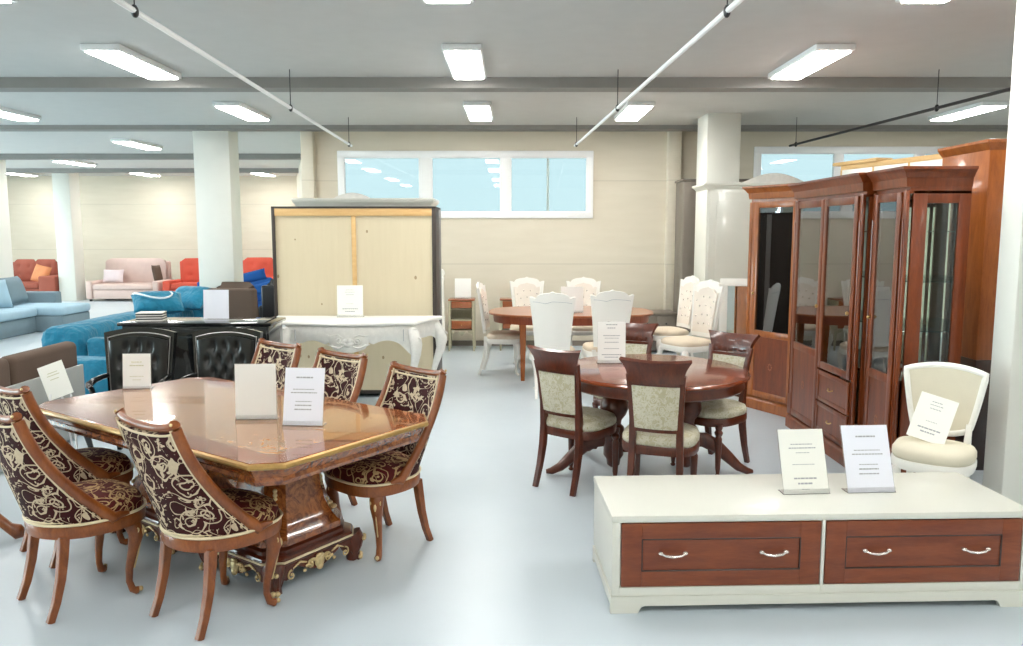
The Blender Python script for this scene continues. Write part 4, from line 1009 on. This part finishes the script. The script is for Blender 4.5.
# corner unit, angled
p0 = Vector((2.61, 7.00)); p1 = Vector((2.30, 7.60)); L = (p1 - p0).length
r = root('corner_cabinet', (p0.x, p0.y, 0), math.atan2(p1.y - p0.y, p1.x - p0.x) - pi / 2, 'orange-toned angled corner display cabinet at the far end of the run', 'cabinet', 'run of cherry display cabinets')
cab_shell(r, 0, .42, 0, L, H + .03, True, None, M['cherryo'], True)
for a, b in ((0, .07), (L - .07, L)):
    m = MB().box(-.022, 0, a, b, .12, H, .004); m.tube([(-.023, (a + b) / 2, .2), (-.023, (a + b) / 2, H - .15)], .006, 6); m.build('fluted_stile', M['cherryo'], r)
glass_door(r, .075, L - .075, .13, H, -.034, .74, L - .10, M['cherryo'])
m = MB(); cornice(m, -.022, .42, 0, L, H + .03, .12, (1, .7, 1)); m.build('cornice', M['cherryo'], r, ang=25)

# tall brown wardrobe & partition behind cabinets
r = root('tall_wardrobe', (3.70, 5.78, 0), 0, 'tall orange-brown wardrobe with shade painted on its lower part behind the big column', 'wardrobe')
MB().box(-.42, .42, -.3, .3, .80, 2.27, .004).build('upper_body', M['cherryo'], r); MB().box(-.42, .42, -.302, .3, 0, .80, .004).build('shaded_lower_body', M['shade_wood'], r)  # dark lower part is shade put into the wood colour
MB().loft([[(x * a, y * a, z) for x, y in ((-.42, -.3), (.42, -.3), (.42, .3), (-.42, .3))] for a, z in ((1, 2.26), (1.03, 2.28), (1.07, 2.31), (1.07, 2.33), (.98, 2.335))]).build('cornice', M['cherryo'], r, ang=20)
A = Vector((3.68, 8.85)); B = Vector((4.2, 6.9)); L = (B - A).length
r = root('display_partition', (A.x, A.y, 0), math.atan2(B.y - A.y, B.x - A.x), 'white panel screen with light wood top rail behind the display cabinets', 'partition')
for k in range(4): MB().box(L * k / 4 + .004, L * (k + 1) / 4 - .004, -.02, .02, 0, 2.38, .003).build('panel', M['white'], r)
m = MB().box(0, L, -.03, .03, 2.38, 2.43, .004)
for k in range(5): m.box(L * k / 4 - .012, L * k / 4 + .012, -.024, .024, 0, 2.38)
m.build('frame', M['pineb'], r)
tag(MB().box(-.35, .35, -.10, .10, 0, .035, .004).build('pine_offcut', M['pineb'], None, loc=(3.78, 8.62, 2.43), rotz=math.atan2(B.y - A.y, B.x - A.x)), 'short pale wooden board lying on top of the white panel screen', 'board')

# ------------------------------------------------------------------ white padded chair
def padded_chair():  # slightly smaller than the dining chairs
    r = root('padded_chair', (2.445, 4.43, 0), math.atan2(-.6, .8), 'white-framed cream padded chair holding a card beside the display cabinet', 'chair')
    r.scale = (.88, .88, .96)
    ol = seat_outline(.245, .21, .255, .6, .75)
    MB().dome(ol, [(.94, .37), (.98, .372), (1.0, .39), (1.0, .42), (.98, .43)]).build('seat_rail', M['white'], r)
    MB().dome(ol, [(.95, .427), (.99, .445), (.985, .475), (.93, .495), (.75, .508), (.4, .516), (.15, .518)]).build('seat', M['tan'], r, ang=60)
    # back: frame ring wider at the top, gently arched
    def bx(q, t): return (.165 + .075 * t) * q
    def pt(x, z): return (x, .205 + .085 * (z - .45) / .5 + .03 * (1 - (x / .24) ** 2), z)
    P = []; n_ = 14
    for k in range(n_ + 1): t = k / n_; P.append(pt(-(.165 + .075 * t ** .8), .56 + .345 * t))
    for k in range(1, n_): q = -1 + 2 * k / n_; P.append(pt(.24 * q, .905 + .035 * (1 - q * q)))
    for k in range(n_ + 1): t = 1 - k / n_; P.append(pt(.165 + .075 * t ** .8, .56 + .345 * t))
    for k in range(1, n_): q = 1 - 2 * k / n_; P.append(pt(.165 * q, .56 - .035 * (1 - q * q)))
    P.append(P[0]); 
    MB().tube(P, (.022, .02), 10, n4=False).build('back_frame', M['white'], r, ang=60)
    def In(u, v):
        q = -1 + 2 * u; t = v; w = .15 + .072 * t ** .8; z0 = .555 - .03 * (1 - q * q); z1 = .90 + .03 * (1 - q * q); z = z0 + (z1 - z0) * v; return pt(w * q, z)
    MB().shell(In, 14, 12, .03, lambda u, v: .015 * (math.sin(pi * u) * math.sin(pi * v)) ** .5).build('backrest', M['tan'], r, ang=60)
    for s_ in (-1, 1):
        MB().tube([(s_ * .17, .29, 0), (s_ * .17, .235, .18), (s_ * .168, .2, .36), (s_ * .166, .21, .5), (s_ * .168, .235, .6)], [(.015, .015), (.019, .019), (.022, .022), (.021, .02), (.018, .016)], side=(1, 0, 0), n4=True).build('leg', M['white'], r)
        MB().lathe([(.013, 0), (.016, .02), (.024, .30), (.02, .31), (.028, .325), (.028, .38)], s_ * .185, -.185, 12).build('leg', M['white'], r)
    return r
padded_chair()
rc = card(2.475, 4.47, .522, .20, .275, R(-25), R(24), 'cream card leaning against the cream padded chair back', 'cardy', L3, holder=False)
rc.rotation_euler = (0, R(14), R(-32)); rc.location = (2.38, 4.415, .505)

# ------------------------------------------------------------------ low white TV cabinet
def tv_cabinet():
    r = root('tv_cabinet', (.447, 3.353, 0), R(2.0), 'long low ivory cabinet with two cherry drawers', 'cabinet')
    W, D, Hh = 1.905, .575, .452
    m = MB(); m.box(0, W, .012, D, .095, Hh - .03, .003)
    m.build('body', M['ivory'], r)
    MB().box(-.004, W + .004, -.006, D + .003, Hh - .032, Hh, .006).build('top', M['ivory'], r)
    # front face frame
    m = MB(); y0, y1 = -.002, .014
    m.box(0, .036, y0, y1, .08, Hh - .03, .002); m.box(W - .036, W, y0, y1, .08, Hh - .03, .002); m.box(W / 2 - .008, W / 2 + .008, y0, y1, .08, Hh - .03, .002)
    m.box(.03, W - .03, y0 + .0005, y1, .078, .118, .002)
    m.build('face_frame', M['ivory'], r)
    ol = [(-.004, 0), (.12, 0), (.128, .018), (.135, .028), (.15, .034), (W - .15, .034), (W - .135, .028), (W - .128, .018), (W - .12, 0), (W + .004, 0), (W + .004, .078), (-.004, .078)]
    m = MB().prism(ol, -.008, .02, 'xz'); m.box(-.004, .02, .02, D - .02, .034, .078); m.box(W - .02, W + .004, .02, D - .02, .034, .078); m.box(-.004, .1, D - .03, D, 0, .08); m.box(W - .1, W + .004, D - .03, D, 0, .08)
    m.build('plinth', M['ivory'], r)
    for a, b in ((.042, W / 2 - .012), (W / 2 + .012, W - .042)):
        z0, z1 = .122, Hh - .038
        fw, fh = .092, .072
        m = MB(); m.box(a, a + fw, -.004, .016, z0, z1, .003); m.box(b - fw, b, -.004, .016, z0, z1, .003); m.box(a + fw - .001, b - fw + .001, -.0035, .016, z0, z0 + fh, .003); m.box(a + fw - .001, b - fw + .001, -.0035, .016, z1 - fh, z1, .003)
        # bead around the sunk panel, coloured dark as its shadow line
        d = m.build('drawer', M['cherryx'], r)
        MB().box(a + fw - .004, b - fw + .004, .003, .012, z0 + fh - .004, z1 - fh + .004).build('drawer_panel', M['cherryx'], d)
        m = MB()
        e = [(a + fw, z0 + fh), (b - fw, z0 + fh), (b - fw, z1 - fh), (a + fw, z1 - fh)]
        for i in range(4): p, q = e[i], e[(i + 1) % 4]; m.tube([(p[0], .0, p[1]), (q[0], .0, q[1])], .0045, 6)
        m.build('bead', M['shade_wood'], d)
        for hx in (a + (b - a) * .255, a + (b - a) * .76):
            zc = (z0 + z1) / 2 + .012; m = MB()
            m.tube([(hx - .052, -.02, zc), (hx - .035, -.026, zc - .007), (hx, -.028, zc - .011), (hx + .035, -.026, zc - .007), (hx + .052, -.02, zc)], [.0045, .006, .0065, .006, .0045], 8)
            for s_ in (-1, 1): m.ell((hx + s_ * .055, -.016, zc + .001), (.012, .009, .009), nu=10, nv=8); m.tube([(hx + s_ * .055, .004, zc), (hx + s_ * .055, -.016, zc)], .005, 8)
            m.build('handle', M['silver'], d)
    return r
tv_cabinet()
card(1.415, 3.64, .4525, .222, .31, R(4), R(20), 'cream card with faint print on the low ivory cabinet', 'cardy', L2, ink='ink')
card(1.735, 3.66, .4525, .230, .325, R(3), R(20), 'bluish-white printed card on the low ivory cabinet', 'cardc', L1)

# ------------------------------------------------------------------ daylight
w = bpy.data.worlds.new('world'); SC.world = w; w.use_nodes = True
bg = w.node_tree.nodes['Background']; bg.inputs[0].default_value = (.70, .91, 1, 1); bg.inputs[1].default_value = .47
def area(name, loc, rot, sx, sy, e, col):
    l = bpy.data.lights.new(name, 'AREA'); l.shape = 'RECTANGLE'; l.size = sx; l.size_y = sy; l.energy = e; l.color = col
    o = bpy.data.objects.new(name, l); COL.objects.link(o); o.location = loc; o.rotation_euler = rot; return o
for a, b in ys: area('daylight', (XL - .4, (a + b) / 2, 1.65), (0, R(-90), 0), 2.5, b - a, 380, (.78, .93, 1))

SC.view_settings.view_transform = 'Standard'; SC.view_settings.look = 'None'; SC.view_settings.gamma = 1.0
SC.view_settings.use_curve_mapping = False
SC.view_settings.exposure = 1.2
SC.render.use_compositing = False
SC.cycles.use_denoising = True; SC.cycles.max_bounces = 8; SC.cycles.diffuse_bounces = 5; SC.cycles.glossy_bounces = 5; SC.cycles.transparent_max_bounces = 16
